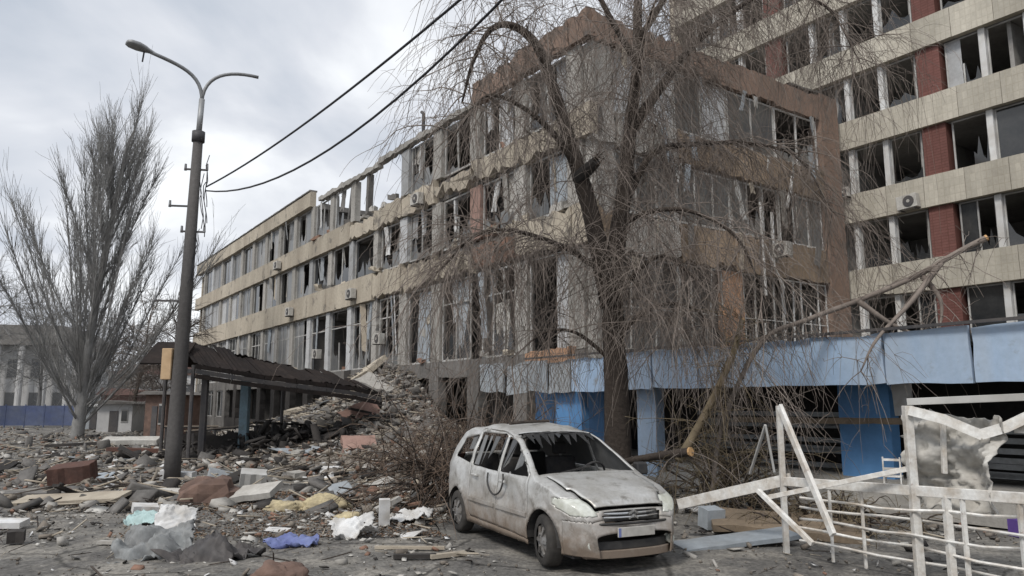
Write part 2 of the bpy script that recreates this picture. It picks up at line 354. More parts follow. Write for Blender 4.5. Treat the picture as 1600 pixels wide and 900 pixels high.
# ------------------------------------------------------------------ ground
def make_ground():
    n = 150
    u = np.linspace(-1, 1, n); xs = np.sinh(u * 5.2) / math.sinh(5.2) * 900
    w = np.linspace(0, 1, n); ys = -60 + (np.sinh((w * 2 - 1) * 5.0) / math.sinh(5.0) + 1) * 0.5 * 1900
    xs = np.sort(np.concatenate([xs[np.abs(xs) > 22], np.linspace(-22, 22, 130)]))
    ys = np.sort(np.concatenate([np.linspace(-80, -2, 8), np.linspace(0, 45, 150), 45 + np.geomspace(1, 1500, 40)]))
    V = []
    for y in ys:
        for x in xs:
            z = 0.0
            if abs(x) < 60 and -5 < y < 90:
                z = 0.035 * mnoise.noise(Vector((x * .35, y * .35, 0))) + 0.02 * mnoise.noise(Vector((x * 1.3, y * 1.3, 5)))
                if y > 13: z += 0.07 * max(0, mnoise.noise(Vector((x * .5, y * .5, 9)))) * min(1, (y - 13) / 6)
            V.append((x, y, z - 0.02))
    nx, ny = len(xs), len(ys)
    i = np.arange(nx * ny).reshape(ny, nx)
    Q = np.stack([i[:-1, :-1], i[:-1, 1:], i[1:, 1:], i[1:, :-1]], -1).reshape(-1, 4)
    o = link('ground', np_mesh('ground', V, Q), 'asphalt', smooth=True)
    tag(o, 'dusty grey asphalt yard strewn with rubble', 'ground', kind='structure')
    # the asphalt shows through a pale dust film in drifts
    m = MATS['asphalt']; nt = m.node_tree; N = nt.nodes; L = nt.links; b = N['Principled BSDF']
    g = N.new('ShaderNodeNewGeometry'); nn = N.new('ShaderNodeTexNoise'); nn.inputs['Scale'].default_value = 0.9; nn.inputs['Detail'].default_value = 10; nn.inputs['Roughness'].default_value = 0.72
    L.new(g.outputs['Position'], nn.inputs['Vector'])
    rr = N.new('ShaderNodeValToRGB'); rr.color_ramp.elements[0].position = 0.46; rr.color_ramp.elements[1].position = 0.62
    L.new(nn.outputs['Fac'], rr.inputs[0])
    src = b.inputs['Base Color'].links[0].from_socket
    mu = N.new('ShaderNodeMixRGB'); L.new(rr.outputs[0], mu.inputs[0]); L.new(src, mu.inputs[1]); mu.inputs[2].default_value = (0.25, 0.235, 0.21, 1)
    L.new(mu.outputs[0], b.inputs['Base Color'])
    vo = N.new('ShaderNodeTexVoronoi'); vo.feature = 'DISTANCE_TO_EDGE'; vo.inputs['Scale'].default_value = 0.55
    ns = N.new('ShaderNodeTexNoise'); ns.inputs['Scale'].default_value = 1.6; ns.inputs['Detail'].default_value = 6
    L.new(g.outputs['Position'], ns.inputs['Vector'])
    mxv = N.new('ShaderNodeMixRGB'); mxv.inputs[0].default_value = 0.25; L.new(g.outputs['Position'], mxv.inputs[1]); L.new(ns.outputs['Color'], mxv.inputs[2]); L.new(mxv.outputs[0], vo.inputs['Vector'])
    ck = N.new('ShaderNodeMapRange'); ck.inputs['From Min'].default_value = 0.004; ck.inputs['From Max'].default_value = 0.016; ck.inputs['To Min'].default_value = 0.45; L.new(vo.outputs['Distance'], ck.inputs['Value'])
    sp = N.new('ShaderNodeTexNoise'); sp.inputs['Scale'].default_value = 22; sp.inputs['Detail'].default_value = 4; L.new(g.outputs['Position'], sp.inputs['Vector'])
    sr = N.new('ShaderNodeMapRange'); sr.inputs['From Min'].default_value = 0.35; sr.inputs['From Max'].default_value = 0.65; sr.inputs['To Min'].default_value = 0.7; sr.inputs['To Max'].default_value = 1.25; L.new(sp.outputs['Fac'], sr.inputs['Value'])
    pr = N.new('ShaderNodeMath'); pr.operation = 'MULTIPLY'; L.new(ck.outputs[0], pr.inputs[0]); L.new(sr.outputs[0], pr.inputs[1])
    vm = N.new('ShaderNodeVectorMath'); vm.operation = 'SCALE'; L.new(mu.outputs[0], vm.inputs[0]); L.new(pr.outputs[0], vm.inputs['Scale'])
    L.new(vm.outputs[0], b.inputs['Base Color'])
make_ground()

# ------------------------------------------------------------------ window builder
def window(parent, x, z, w, h, y=-0.2, cols=2, rows=1, bar=0.07, state='broken', fm='frame', pane='glass', rot=(0,0,0), along='x', trans=0.0, rnd=RND):
    """frame part with panes as sub-parts; along='y' lays it on the end wall"""
    m = MB(); k = bar
    m.box(0, w, -.03, .03, 0, k); m.box(0, w, -.03, .03, h - k, h)
    m.box(0, k, -.028, .028, k, h - k); m.box(w - k, w, -.028, .028, k, h - k)
    for c in range(1, cols):
        if state == 'gone' or (state == 'broken' and rnd.random() < .25): continue
        xx = w * c / cols; top = h - k if rnd.random() < .8 or state == 'whole' else h * rnd.uniform(.4, .8)
        sk = rnd.uniform(-.12, .12) if state == 'broken' else 0
        m.quadbox([(xx-k*.5,-.026,k),(xx+k*.5,-.026,k),(xx+k*.5,.026,k),(xx-k*.5,.026,k),(xx-k*.5+sk,-.026,top),(xx+k*.5+sk,-.026,top),(xx+k*.5+sk,.026,top),(xx-k*.5+sk,.026,top)])
    if trans and state != 'gone':
        m.box(k, w - k, -.024, .024, h * trans, h * trans + k * .8)
    r = (0, 0, R(90)) if along == 'y' else rot
    loc = (x, y, z) if along == 'x' else (y, x, z)
    if along == 'y': loc = (-y, x, z)
    o = m.build('window', fm, parent, loc=loc, rot=r)
    for c in range(cols):
        p = rnd.random()
        a = w * c / cols + k; b = w * (c + 1) / cols - k
        if b - a < .1: continue
        if state == 'whole' or (state == 'mixed' and p < .6):
            MB().box(a, b, -.006, .006, k, h - k).build('pane', pane if rnd.random() < .75 else 'curtain', o)
        elif state in ('broken', 'mixed') and p < .85:
            # jagged remnant hanging in the frame
            out = [(a, k)]; n = 5
            for i in range(n + 1):
                out.append((b - (b - a) * (1 - i / n), k + (h - 2 * k) * rnd.choice((.1, .2, .35, .5)) * rnd.uniform(.5, 1.2)))
            out.append((b, k))
            out = [(a, k), (b, k)] + [q for q in reversed(out[1:-1])]
            MB().prism(out, -.006, .006).build('pane', pane, o)
    return o

# ------------------------------------------------------------------ long damaged building
def long_building():
    B = thing('damaged_office_building', 'long four storey beige office building with shattered windows and torn brown corner', 'building', CORNER, (0, 0, THETA))
    LEN = 60.4; DEP = 14.7
    Z = [(3.75, 7.30), (8.75, 11.05), (12.2, 14.55)]                       # window strips
    BANDS = [(7.30, 8.75), (11.05, 12.20)]
    piers = [0.95 + 3.33 * k for k in range(18)]
    rnd = random.Random(3)
    # floors, inner walls
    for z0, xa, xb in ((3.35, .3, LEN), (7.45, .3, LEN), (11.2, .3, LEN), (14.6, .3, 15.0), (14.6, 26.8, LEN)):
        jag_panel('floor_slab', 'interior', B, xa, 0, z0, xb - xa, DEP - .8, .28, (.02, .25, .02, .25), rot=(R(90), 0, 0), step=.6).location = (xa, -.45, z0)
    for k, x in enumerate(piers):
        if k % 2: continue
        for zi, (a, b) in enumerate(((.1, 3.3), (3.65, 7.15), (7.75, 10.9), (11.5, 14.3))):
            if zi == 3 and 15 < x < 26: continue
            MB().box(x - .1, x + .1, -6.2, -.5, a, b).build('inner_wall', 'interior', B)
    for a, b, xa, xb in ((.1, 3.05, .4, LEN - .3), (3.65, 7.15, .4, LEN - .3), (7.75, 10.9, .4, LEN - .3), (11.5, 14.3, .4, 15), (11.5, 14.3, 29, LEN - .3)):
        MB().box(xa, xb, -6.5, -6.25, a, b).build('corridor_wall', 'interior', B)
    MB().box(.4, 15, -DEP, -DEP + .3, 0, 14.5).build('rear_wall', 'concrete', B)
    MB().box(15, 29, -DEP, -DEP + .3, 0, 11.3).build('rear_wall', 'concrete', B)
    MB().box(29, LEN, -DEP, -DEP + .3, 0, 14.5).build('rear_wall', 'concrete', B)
    MB().box(LEN - .35, LEN, -DEP + .3, -.4, 0, 14.5).build('far_gable_wall', 'beige', B)
    # roof: sheets of bitumen with the collapsed gap
    jag_panel('roof', 'darkconcrete', B, .2, 0, 0, 14.8, DEP - .6, .12, (.02, .5, .02, .05), rot=(R(90), 0, 0), step=.7).location = (.2, -.5, 14.75)
    jag_panel('roof', 'darkconcrete', B, 27, 0, 0, LEN - 27.2, DEP - .6, .12, (.02, .05, .02, .5), rot=(R(90), 0, 0), step=.7).location = (27, -.5, 14.75)
    # ground floor wall
    for k in range(18):
        x = piers[k]
        jag_panel('pier', 'soot_shade' if 4 < k < 14 else 'darkconcrete', B, x - .45, -.02, 0, .9, 3.75, .4, (.01, .03, .02, .03))  # burnt bays behind the canopy; its shade is put into the colour too
        if k < 17:
            jag_panel('spandrel_panel', 'darkconcrete', B, x + .47, -.04, 3.0, 2.4, .75, .3, (.05, .01, .02, .01))
            if k > 13: window(B, x + .47, .8, 2.4, 2.2, cols=2, state='mixed', rnd=rnd)
            jag_panel('plinth_panel', 'soot_shade' if 4 < k < 14 else 'darkconcrete', B, x + .47, -.05, 0, 2.4, .8, .3, (.01, .01, .04, .01))
    # piers between windows
    for zi, (a, b) in enumerate(Z):
        for k, x in enumerate(piers):
            if zi == 2 and k in (5,): continue                       # blown out beside the roof gap
            if zi == 0 and k == 2: continue
            dmg = 1.0 if k < 8 else .25
            wd = .62 if k > 4 else .85
            material = 'concrete'
            if zi == 1 and k == 2: material = 'pinkbrick'
            elif rnd.random() < .3: material = 'curtain'
            jag_panel('pier', material, B, x - wd / 2, -.02 - rnd.uniform(0, .05), a + .004, wd, b - a - .008, .35, (.01, .03 * dmg, .01, .03 * dmg))
        for k in range(17):
            x0 = piers[k] + .45; w = 3.33 - .9
            if k > 4: x0 = piers[k] + .33; w = 3.33 - .66
            if zi == 2 and k in (4, 5): continue
            st = 'broken' if k < 8 else ('mixed' if k < 12 else 'whole')
            if k in (0, 3) and zi == 0: st = 'gone'
            y = -.2 - .02 * rnd.random()
            window(B, x0, a + .004, w, b - a - .008, y=y, cols=2 if zi else rnd.choice((2, 3)), bar=.09 if k > 6 else .075, state=st, pane='dusty_pane' if rnd.random() < .6 else 'glass', trans=.7 if zi == 0 else 0, rnd=rnd)
    # grey infill boards left standing in openings near the corner
    for (x, z0, w, h, m, tilt) in ((1.0, 12.22, 1.25, 2.3, 'curtain', 0), (2.45, 12.22, .8, 2.3, 'darkconcrete', 0), (5.1, 12.25, 1.0, 2.2, 'curtain', 0),
                                   (1.5, 8.77, 1.2, 2.2, 'grey_sheet', 0), (4.9, 8.77, .7, 2.2, 'concrete', 0), (1.0, 3.77, 1.35, 3.45, 'curtain', 0), (5.2, 3.8, 1.0, 2.2, 'palestuff', R(4)),
                                   (8.4, 3.8, 1.1, 3.4, 'grey_sheet', 0), (11.9, 3.8, 1.2, 3.3, 'grey_sheet', R(-3))):
        jag_panel('infill_board', m, B, x, -.28, z0, w, h, .05, (.01, .02, .03, .02), rot=(0, tilt, 0))
    # spandrel bands, one panel per bay
    for bi, (a, b) in enumerate(BANDS):
        x = -0.12
        for k in range(19):
            x1 = min(piers[k] + .02 if k < 18 else LEN, LEN) if k else piers[0] + .02
            w = x1 - x - .015
            if w < .2: x = x1; continue
            j = (.012, .01, .012, .01); rot = (0, 0, 0); dz = 0; h = b - a
            m = 'beige'
            if bi == 1 and k in (1, 2, 3): j = (.24, .08, .20, .06); rot = (R(rnd.uniform(-5, 4)), R(rnd.uniform(-2, 2)), 0); h *= rnd.uniform(.75, .95)
            if bi == 1 and k in (4, 5): j = (.12, .06, .12, .05); rot = (0, R(1.0), 0)
            if bi == 1 and k in (6,): j = (.10, .05, .25, .05); h *= .8
            if bi == 0 and k == 1: j = (.16, .1, .16, .05); rot = (R(-3), R(-2.5), R(1.5)); dz = -.05
            if bi == 0 and k in (2, 3): j = (.30, .12, .30, .12); m = 'brickrubble' if k == 2 else 'beige'; h *= .8
            if bi == 0 and k == 4: j = (.22, .08, .30, .08); rot = (R(2), R(2.0), 0)
            if bi == 0 and k == 5: j = (.12, .05, .22, .05)
            jag_panel('spandrel_panel', m, B, x, .12 - .012 * rnd.random(), a + dz, w, h, .32, j, rot=rot, step=.24)
            # lining behind the panel, seen where the facing has dropped
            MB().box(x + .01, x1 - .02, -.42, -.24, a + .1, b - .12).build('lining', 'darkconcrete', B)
            x = x1
    # parapet: whole at the far end and at the corner, stripped to the edge beam between
    x = -.12
    for k in range(19):
        x1 = piers[k] + .02 if k < 18 else LEN
        w = x1 - x - .015
        if x < 7.3: jag_panel('parapet_panel', 'redbrown', B, x, .16, 14.56, w, 1.06, .4, (.06, .04, .10, .04), rot=(R(rnd.uniform(-5, 2)), R(rnd.uniform(-1.2, 1.2)), 0), step=.22)
        elif x > 26: jag_panel('parapet_panel', 'beige', B, x, .16, 14.56, w, 1.0 if x > 27.4 else .9, .4, (.012, .01, .02, .01))
        if x > 26:
            jag_panel('coping', 'darkconcrete', B, x, .22, 15.63 if x < 7.3 else 15.57, w, .10, .52, (.01, .01, .02, .01))
        x = x1
    for xa, xb, dz in ((7.45, 12.4, 0), (12.42, 17.3, .05), (17.32, 22.4, -.12), (22.42, 26.3, 0)):
        jag_panel('edge_beam', 'concrete', B, xa, .1, 14.56 + dz, xb - xa, .36, .35, (.05, .02, .09, .02), rot=(0, R(-.5) if xa == 17.32 else 0, 0), step=.3)
    # broken ridge of roof slab and rafters showing in the gap
    jag_panel('roof_fragment', 'darkconcrete', B, 16.4, -2.5, 11.9, 5.6, .8, .25, (.08, .1, .3, .1), rot=(R(20), R(9), R(-8)))
    m = MB(); m.bar((18.9, -.2, 14.5), (19.1, -.25, 12.3), .3, .3); m.build('leaning_post', 'darkconcrete', B)
    m = MB(); m.bar((21.4, -.3, 14.5), (21.9, -.2, 11.2), .22, .3)
    m.build('leaning_post', 'darkconcrete', B)
    # parapet stub and vent pipe on the roof edge
    MB().tube([(12.9, -.3, 14.7), (12.9, -.3, 16.1), (13.1, -.3, 16.25)], .09, 8).build('vent_pipe', 'darkmetal', B)
    # end wall -------------------------------------------------------------
    ez = [(3.75, 7.0), (8.55, 10.75), (12.1, 14.45)]
    jag_panel('corner_column', 'concrete', B, -.02, -1.05, 3.4, .95, 11.1, .5, (.02, .05, .02, .05), rot=(0, 0, R(90)))
    jag_panel('end_column', 'redbrown', B, -.18, -DEP, 0, 1.35, 15.75, .6, (.01, .02, .03, .02), rot=(0, 0, R(90)))
    MB().box(.05, .4, -DEP + 1.4, -.55, 0, 3.6).build('end_wall_base', 'darkconcrete', B)
    segs = [(-13.33, 3.05), (-10.27, 3.05), (-7.21, 3.05), (-4.15, 3.05), (-1.09, 1.12)]
    for (a, b, m) in ((7.0, 8.55, 'brownwall'), (10.75, 12.1, 'brownwall'), (14.45, 15.62, 'redbrown')):
        for i, (y, w) in enumerate(segs):
            j = (.06, .03, .07, .03) if i < 2 else (.16, .06, .16, .06); tw = (R(rnd.uniform(-4, 3)), R(rnd.uniform(-1, 1)), R(90))
            jag_panel('spandrel_panel', m if i < 3 or a > 14 else ('brownwall' if rnd.random() < .5 else 'concrete'), B, -.12, y, a, w, b - a, .3, j, rot=tw, step=.24)
    for i, (y, w) in enumerate(segs[:4]):
        if i == 0: jag_panel('coping', 'darkconcrete', B, -.17, y, 15.7, w * .7, .1, .5, (.01, .1, .02, .01), rot=(0, R(2), R(90)))
        for zi, (a, b) in enumerate(ez):
            cols = 5 if zi == 0 else (3 if zi == 1 else 2)
            st = 'whole' if zi == 2 and i else ('mixed' if zi else 'broken')
            o = window(B, y + .01, a + .004, w - .03, b - a - .008, y=-.1, cols=cols, bar=.05 if zi == 0 else .08, state=st, fm='frame' if i > 0 else 'frame_white', pane='dusty_pane', along='y', trans=.45 if zi == 0 else 0, rnd=rnd)
    jag_panel('pier', 'orangebrick', B, .02, -7.75, 3.76, 1.25, 3.24, .3, (.02, .05, .02, .05), rot=(0, 0, R(90)))
    # partitions just behind the end wall
    for a, b in ((3.65, 7.15), (7.75, 10.9), (11.5, 14.3)):
        MB().box(4.4, 4.6, -DEP + .5, -6.6, a, b).build('inner_wall', 'interior', B)
    # bent window section dangling from the end wall
    m = MB(); m.bar((-.35, -8.5, 9.9), (-.45, -8.45, 6.1), .07).bar((-.3, -9.3, 9.6), (-.3, -9.25, 7.4), .09).bar((-.32, -8.7, 8.2), (-.4, -9.7, 6.5), .06)
    m.build('dangling_frame', 'frame_white', B)
    MB().bar((-.3, -10.9, 11.6), (-.38, -10.2, 9.9), .12, .05).build('dangling_strip', 'whitestuff', B)
    MB().bar((-.3, -12.2, 13.0), (-.35, -12.25, 11.4), .22, .05).build('dangling_strip', 'grey_sheet', B)
    # orange brick sill block under the corner opening
    jag_panel('broken_sill', 'orangebrick', B, .9, .30, 3.1, 2.6, .75, .6, (.06, .1, .12, .1))
    # rags, blinds and splinters left hanging in the openings
    for k in range(70):
        b_ = rnd.randrange(0, 14); zi = rnd.randrange(3); a, b = Z[zi]
        if zi == 2 and b_ in (4, 5) or zi == 0 and b_ == 0: continue
        x = piers[b_] + .45 + rnd.uniform(0, 1.9); h = rnd.uniform(.4, .95) * (b - a); w = rnd.uniform(.12, .55)
        jag_panel('hanging_rag', rnd.choice(('curtain', 'whitestuff', 'darkconcrete', 'grey_sheet', 'concrete', 'palewood')), B, x, rnd.uniform(-.35, -.05), b - h, w, h, .03, (.12, .03, .01, .03), rot=(R(rnd.uniform(-8, 8)), R(rnd.uniform(-9, 9)), R(rnd.uniform(-20, 20))), step=.2)
    for k in range(34):
        b_ = rnd.randrange(0, 9); zi = rnd.randrange(3); a, b = Z[zi]
        x = piers[b_] + rnd.uniform(.3, 2.9); w = rnd.uniform(.3, .9)
        jag_panel('sill_debris', rnd.choice(('concrete', 'beige', 'darkconcrete', 'brickrubble')), B, x, rnd.uniform(-.2, .1), a - .02, w, rnd.uniform(.15, .5), rnd.uniform(.15, .4), (.02, .08, .12, .08), rot=(R(rnd.uniform(-25, 25)), R(rnd.uniform(-15, 15)), R(rnd.uniform(-30, 30))), step=.15)
    # facing sheets and laths dangling off the end wall
    for k in range(46):
        z = rnd.choice((14.4, 12.0, 10.7, 8.5, 6.9)); y = rnd.uniform(-13, -.6); h = rnd.uniform(.4, 1.7); w = rnd.uniform(.05, .4)
        jag_panel('dangling_lath', rnd.choice(('concrete', 'grey_sheet', 'palewood', 'frame', 'darkconcrete', 'frame')), B, -.28, y, z - h, w, h, .03, (.08, .03, .02, .03), rot=(R(rnd.uniform(-8, 4)), R(rnd.uniform(-16, 16)), R(90 + rnd.uniform(-15, 15))), step=.2)
    # torn reinforcement
    for k in range(26):
        x = rnd.uniform(1, 24); z = rnd.choice((7.35, 8.7, 11.1, 12.2, 14.55)); p = Vector((x, .1, z)); path = [p]
        for s in range(4): p = p + Vector((rnd.uniform(-.2, .2), rnd.uniform(-.05, .15), rnd.uniform(-.35, .1))); path.append(p)
        MB().tube(path, .014, 4).build('reinforcing_bar', 'darkmetal', B)
    return B
LB = long_building()

# ------------------------------------------------------------------ tall building behind
def tall_building():
    O = Vector((15.18, 33.1, 0))
    B = thing('tall_office_block', 'tall office block with cream tiled bands, dark red piers and empty windows', 'building', O, (0, 0, THETA))
    rnd = random.Random(5)
    XA, XB, DEP = -34.0, 9.7, 13.0; PZ = 3.42; H = 1.3
    tops = [7.8 + PZ * k for k in range(-1, 7)]
    reds = [-4.12 + 7.4 * k for k in range(-4, 2)]
    for zt in tops:
        x = XA
        while x < XB - .1:
            w = min(1.6, XB - x)
            bad = zt < 8 and -3 < x < 0
            jag_panel('band_panel', 'cream_tile', B, x, .22, zt - H, w - .012, H, .3, (.006, .004, .006, .004) if not bad else (.08, .02, .05, .02))
            x += w
        MB().box(XA, XB, -DEP, -.12, zt - H + .1, zt - H + .42).build('floor_slab', 'room', B)
        MB().box(XA, XB, -.1, -.06, zt - H + .02, zt - .15).build('lining', 'interior', B)
    for zt in tops[:-1]:
        a = zt + .004; h = PZ - H - .008
        for rx in reds:
            jag_panel('wine_pier', 'wine_tile', B, rx - .48, .05, a, .96, h, .5, (.004, .006, .004, .006))
            n = 4; span = 7.4 - .96; w = span / n
            for i in range(n):
                x0 = rx + .48 + i * w
                if x0 + w > XB: continue
                if i: jag_panel('mullion_column', 'frame_white', B, x0 - .12, -.02, a, .24, h, .25, (.004, .006, .004, .006))
                window(B, x0 + .13, a, w - .26, h, y=-.2, cols=2 if rnd.random() < .6 else 1, bar=.06, state=rnd.choice(('broken', 'gone', 'broken', 'mixed')), fm='frame', pane='glass', rnd=rnd)
        for x in [XA + 1 + 3.7 * k for k in range(12)]:
            if x < XB - .2: MB().box(x, x + .15, -6, -.5, zt - .85, zt + 2.2).build('inner_wall', 'room', B)
        MB().box(XA, XB, -6.3, -6.05, zt - .85, zt + 2.2).build('corridor_wall', 'room', B)
    MB().box(XB, XB + .35, -DEP, .2, 0, tops[-1]).build('gable_wall', 'beige', B)
    MB().box(XA, XB, -DEP - .3, -DEP, 0, tops[-1]).build('rear_wall', 'beige', B)
    MB().box(XA - .35, XA, -DEP, .2, 0, tops[-1]).build('gable_wall', 'beige', B)
    MB().box(XA, XB, -.3, .1, 0, 3.05).build('ground_floor_wall', 'darkconcrete', B)
    return B
TB = tall_building()

# ------------------------------------------------------------------ blue shop annex along the foot of the buildings
ANX = site(0, 3.0)
def annex():
    B = thing('shop_annex', 'single storey shop row with pale blue fascia and bright blue pillars', 'building', ANX, (0, 0, THETA))
    rnd = random.Random(8)
    ZB, ZT = 2.27, 3.22
    xs = [-18.6 + 1.45 * k for k in range(10)]           # fascia panels -16 .. 4.3
    for k, x in enumerate(xs):
        w = 1.45
        m = 'blue_panel'
        jag_panel('fascia_panel', m, B, x, .02 * rnd.random(), ZB, w - .02, ZT - ZB, .08, (.02, .012, .03, .012), rot=(R(rnd.uniform(-2.2, 2.2)), R(rnd.uniform(-.5, .5)), R(rnd.uniform(-.8, .8))), step=.3)
    for k, (x, w, tl, m) in enumerate(((-4.0, 1.5, 1, 'blue_panel'), (-2.45, .98, 3, 'grey_sheet'), (-1.42, .95, -4, 'grey_sheet'), (-.4, 1.1, 5, 'grey_sheet'), (.8, 1.4, -3, 'grey_sheet'))):
        jag_panel('fascia_panel', m, B, x, .03, ZB - .05 * rnd.random(), w, ZT - ZB, .05, (.03, .02, .04, .02), rot=(R(tl), R(tl * .8), 0))
    jag_panel('roof', 'darkconcrete', B, -18.6, -.1, ZT - .12, 18.2, 8.0, .14, (.02, .05, .05, .05), rot=(R(90), 0, 0), step=.6)
    jag_panel('roof', 'darkconcrete', B, -.38, -.1, ZT - .16, 2.7, 2.8, .12, (.08, .05, .05, .2), rot=(R(90), 0, 0), step=.5)
    MB().box(-18.6, -.4, .06, .14, ZT + .01, ZT + .06).build('roof_edge_strip', 'darkmetal', B)
    MB().box(-18.6, -.4, -4.2, -4.0, .5, ZT - .3).build('back_wall', 'soot_shade', B)
    MB().box(-18.6, -.4, -.6, -.5, ZB + .05, ZT - .3).build('lintel', 'soot_shade', B)
    # raised floor with two steps
    MB().box(-18.6, -.4, -4.0, -.9, 0, .5).build('platform', 'concrete', B)
    MB().box(-18.6, -.4, -.9, -.55, 0, .33).build('step', 'concrete', B)
    MB().box(-18.6, -.4, -.55, -.2, 0, .17).build('step', 'concrete', B)
    # pillars
    for x, w in ((-10.66, 1.08), (-17.2, .9)):
        MB().box(x, x + w, -1.6, -1.3, .5, ZB + .3).build('pillar', 'blue_paint', B)
    MB().box(-2.6, -1.45, -.5, -.25, 0, ZB + .3).build('pillar', 'blue_paint', B)
    MB().box(-5.15, -4.5, -.8, -.5, 0, ZB + .3).build('pillar', 'blue_panel', B)
    MB().box(-1.3, 2.2, -2.4, -2.2, 0, ZT - .3).build('side_wall', 'blue_paint', B)
    jag_panel('white_board', 'whitestuff', B, -11.15, -1.25, 1.7, .42, .85, .04, (.02, .03, .03, .06))
    # roller shutter slats behind the railing
    for x0, x1 in ((-9.5, -5.3), (-17.0, -10.9)):
        for k in range(9):
            if rnd.random() < .15: continue
            MB().box(x0, x1, -1.9 - .02 * rnd.random(), -1.84, .55 + k * .14, .55 + k * .14 + .10).build('shutter_slat', 'shutter', B, rot=(0, R(rnd.uniform(-.4, .4)), 0))
    jag_panel('timber_beam', 'oldwood', B, -11.2, -.75, 1.55, 3.9, .13, .12, (.01, .01, .01, .01), rot=(0, R(.4), 0))
    return B
annex()

# ------------------------------------------------------------------ market canopy, sagging to the right
def canopy():
    P0 = pt(300, 575, 26.0); P1 = pt(590, 612, 31.0)
    B = thing('market_canopy', 'dark sagging market canopy on thin posts in front of the long building', 'canopy', (P0.x, P0.y, 0))
    o = Vector((P0.x, P0.y, 0))
    d = (P1 - P0); dh = Vector((d.x, d.y, 0)).normalized(); back = Vector((-dh.y, dh.x, 0))
    Ln = Vector((d.x, d.y, 0)).length
    n = 12; sw = Ln / n
    def zf(t): return P0.z + (P1.z - P0.z) * (t / Ln) - .28 * math.sin(math.pi * t / Ln) * .3 - max(0, t - Ln * .78) * .12
    rnd = random.Random(4)
    W_ = 3.0
    for k in range(n):                                           # front slope of sheets, ridge behind, back slope
        t0, t1 = k * sw - .04, (k + 1) * sw + .04
        for side in (0, 1):
            m = MB(); cols = 8
            rid = .95; lift = rnd.uniform(-.10, .12); skew = rnd.uniform(-.15, .15)
            if side == 1 and rnd.random() < .3: continue
            vs = []
            for r in range(2):
                for c in range(cols + 1):
                    t = t0 + (t1 - t0) * c / cols; wv = .03 * (c % 2)
                    if side == 0:
                        q = dh * t + back * (W_ * .5 * r - .3 * (1 - r)); z = zf(t) + .12 + rid * r * (1 - .55 * t / Ln)
                    else:
                        q = dh * t + back * (W_ * .5 + (W_ * .5 + .2) * r); z = zf(t) + .12 + rid * (1 - r) * (1 - .55 * t / Ln) + .1 * r
                    vs.append(q + Vector((0, 0, z + wv + lift * r + skew * (c / cols - .5) * (1 - r) + rnd.uniform(-.03, .03))))
            b = len(m.v); m.v += [tuple(v) for v in vs]
            for c in range(cols): m.f.append((c, c + 1, cols + 2 + c, cols + 1 + c))
            ob = m.build('roof_sheet', 'rustroof', B)
            md = ob.modifiers.new('thick', 'SOLIDIFY'); md.thickness = .02
    for k in range(6):                                           # fascia boards
        t0, t1 = Ln * k / 6, Ln * (k + 1) / 6 - .02
        for lev in range(3):
            a = dh * t0 + back * (-.32 - .03 * lev) + Vector((0, 0, zf(t0) + .05 - .17 * lev)); b2 = dh * t1 + back * (-.32 - .03 * lev) + Vector((0, 0, zf(t1) + .05 - .17 * lev))
            MB().bar(a, b2, .04, .15).build('fascia_board', 'rustroof' if lev != 1 else 'darkmetal', B)
    for t in (0.2, Ln * .5, Ln * .8):
        a = dh * t + back * -.2 + Vector((0, 0, zf(t) - .05)); MB().bar(a, a + back * W_, .1, .14).build('cross_beam', 'darkmetal', B)
    for t, bk in ((-.0, -.15), (.0, W_ - .3), (Ln * .62, W_ - .3)):
        a = dh * t + back * bk
        MB().tube([a, a + Vector((0, 0, zf(max(t, 0)) + .1))], .07, 8).build('post', 'darkmetal', B)
    # dark post and blue post standing under the front edge
    for px, Y, m, r in ((318, 26.4, 'darkmetal', .10), (382, 28.3, 'postblue', .15)):
        p = pt(px, 650, Y); a = Vector((p.x, p.y, 0)) - o
        t = a.dot(dh)
        MB().bar(a, a + Vector((0, 0, zf(t) - .05)), r * 2, r * 2).build('post', m, B, bevel=.01)
    # left gable overhang
    a = dh * -.9
    MB().bar(dh * -1.1 + back * -.2 + Vector((0, 0, zf(0) + .1)), dh * -.1 + back * 1.4 + Vector((0, 0, zf(0) + .95)), 1.3, .06).build('gable_sheet', 'rustroof', B)
    # low dark counter under the canopy
    return B
canopy()

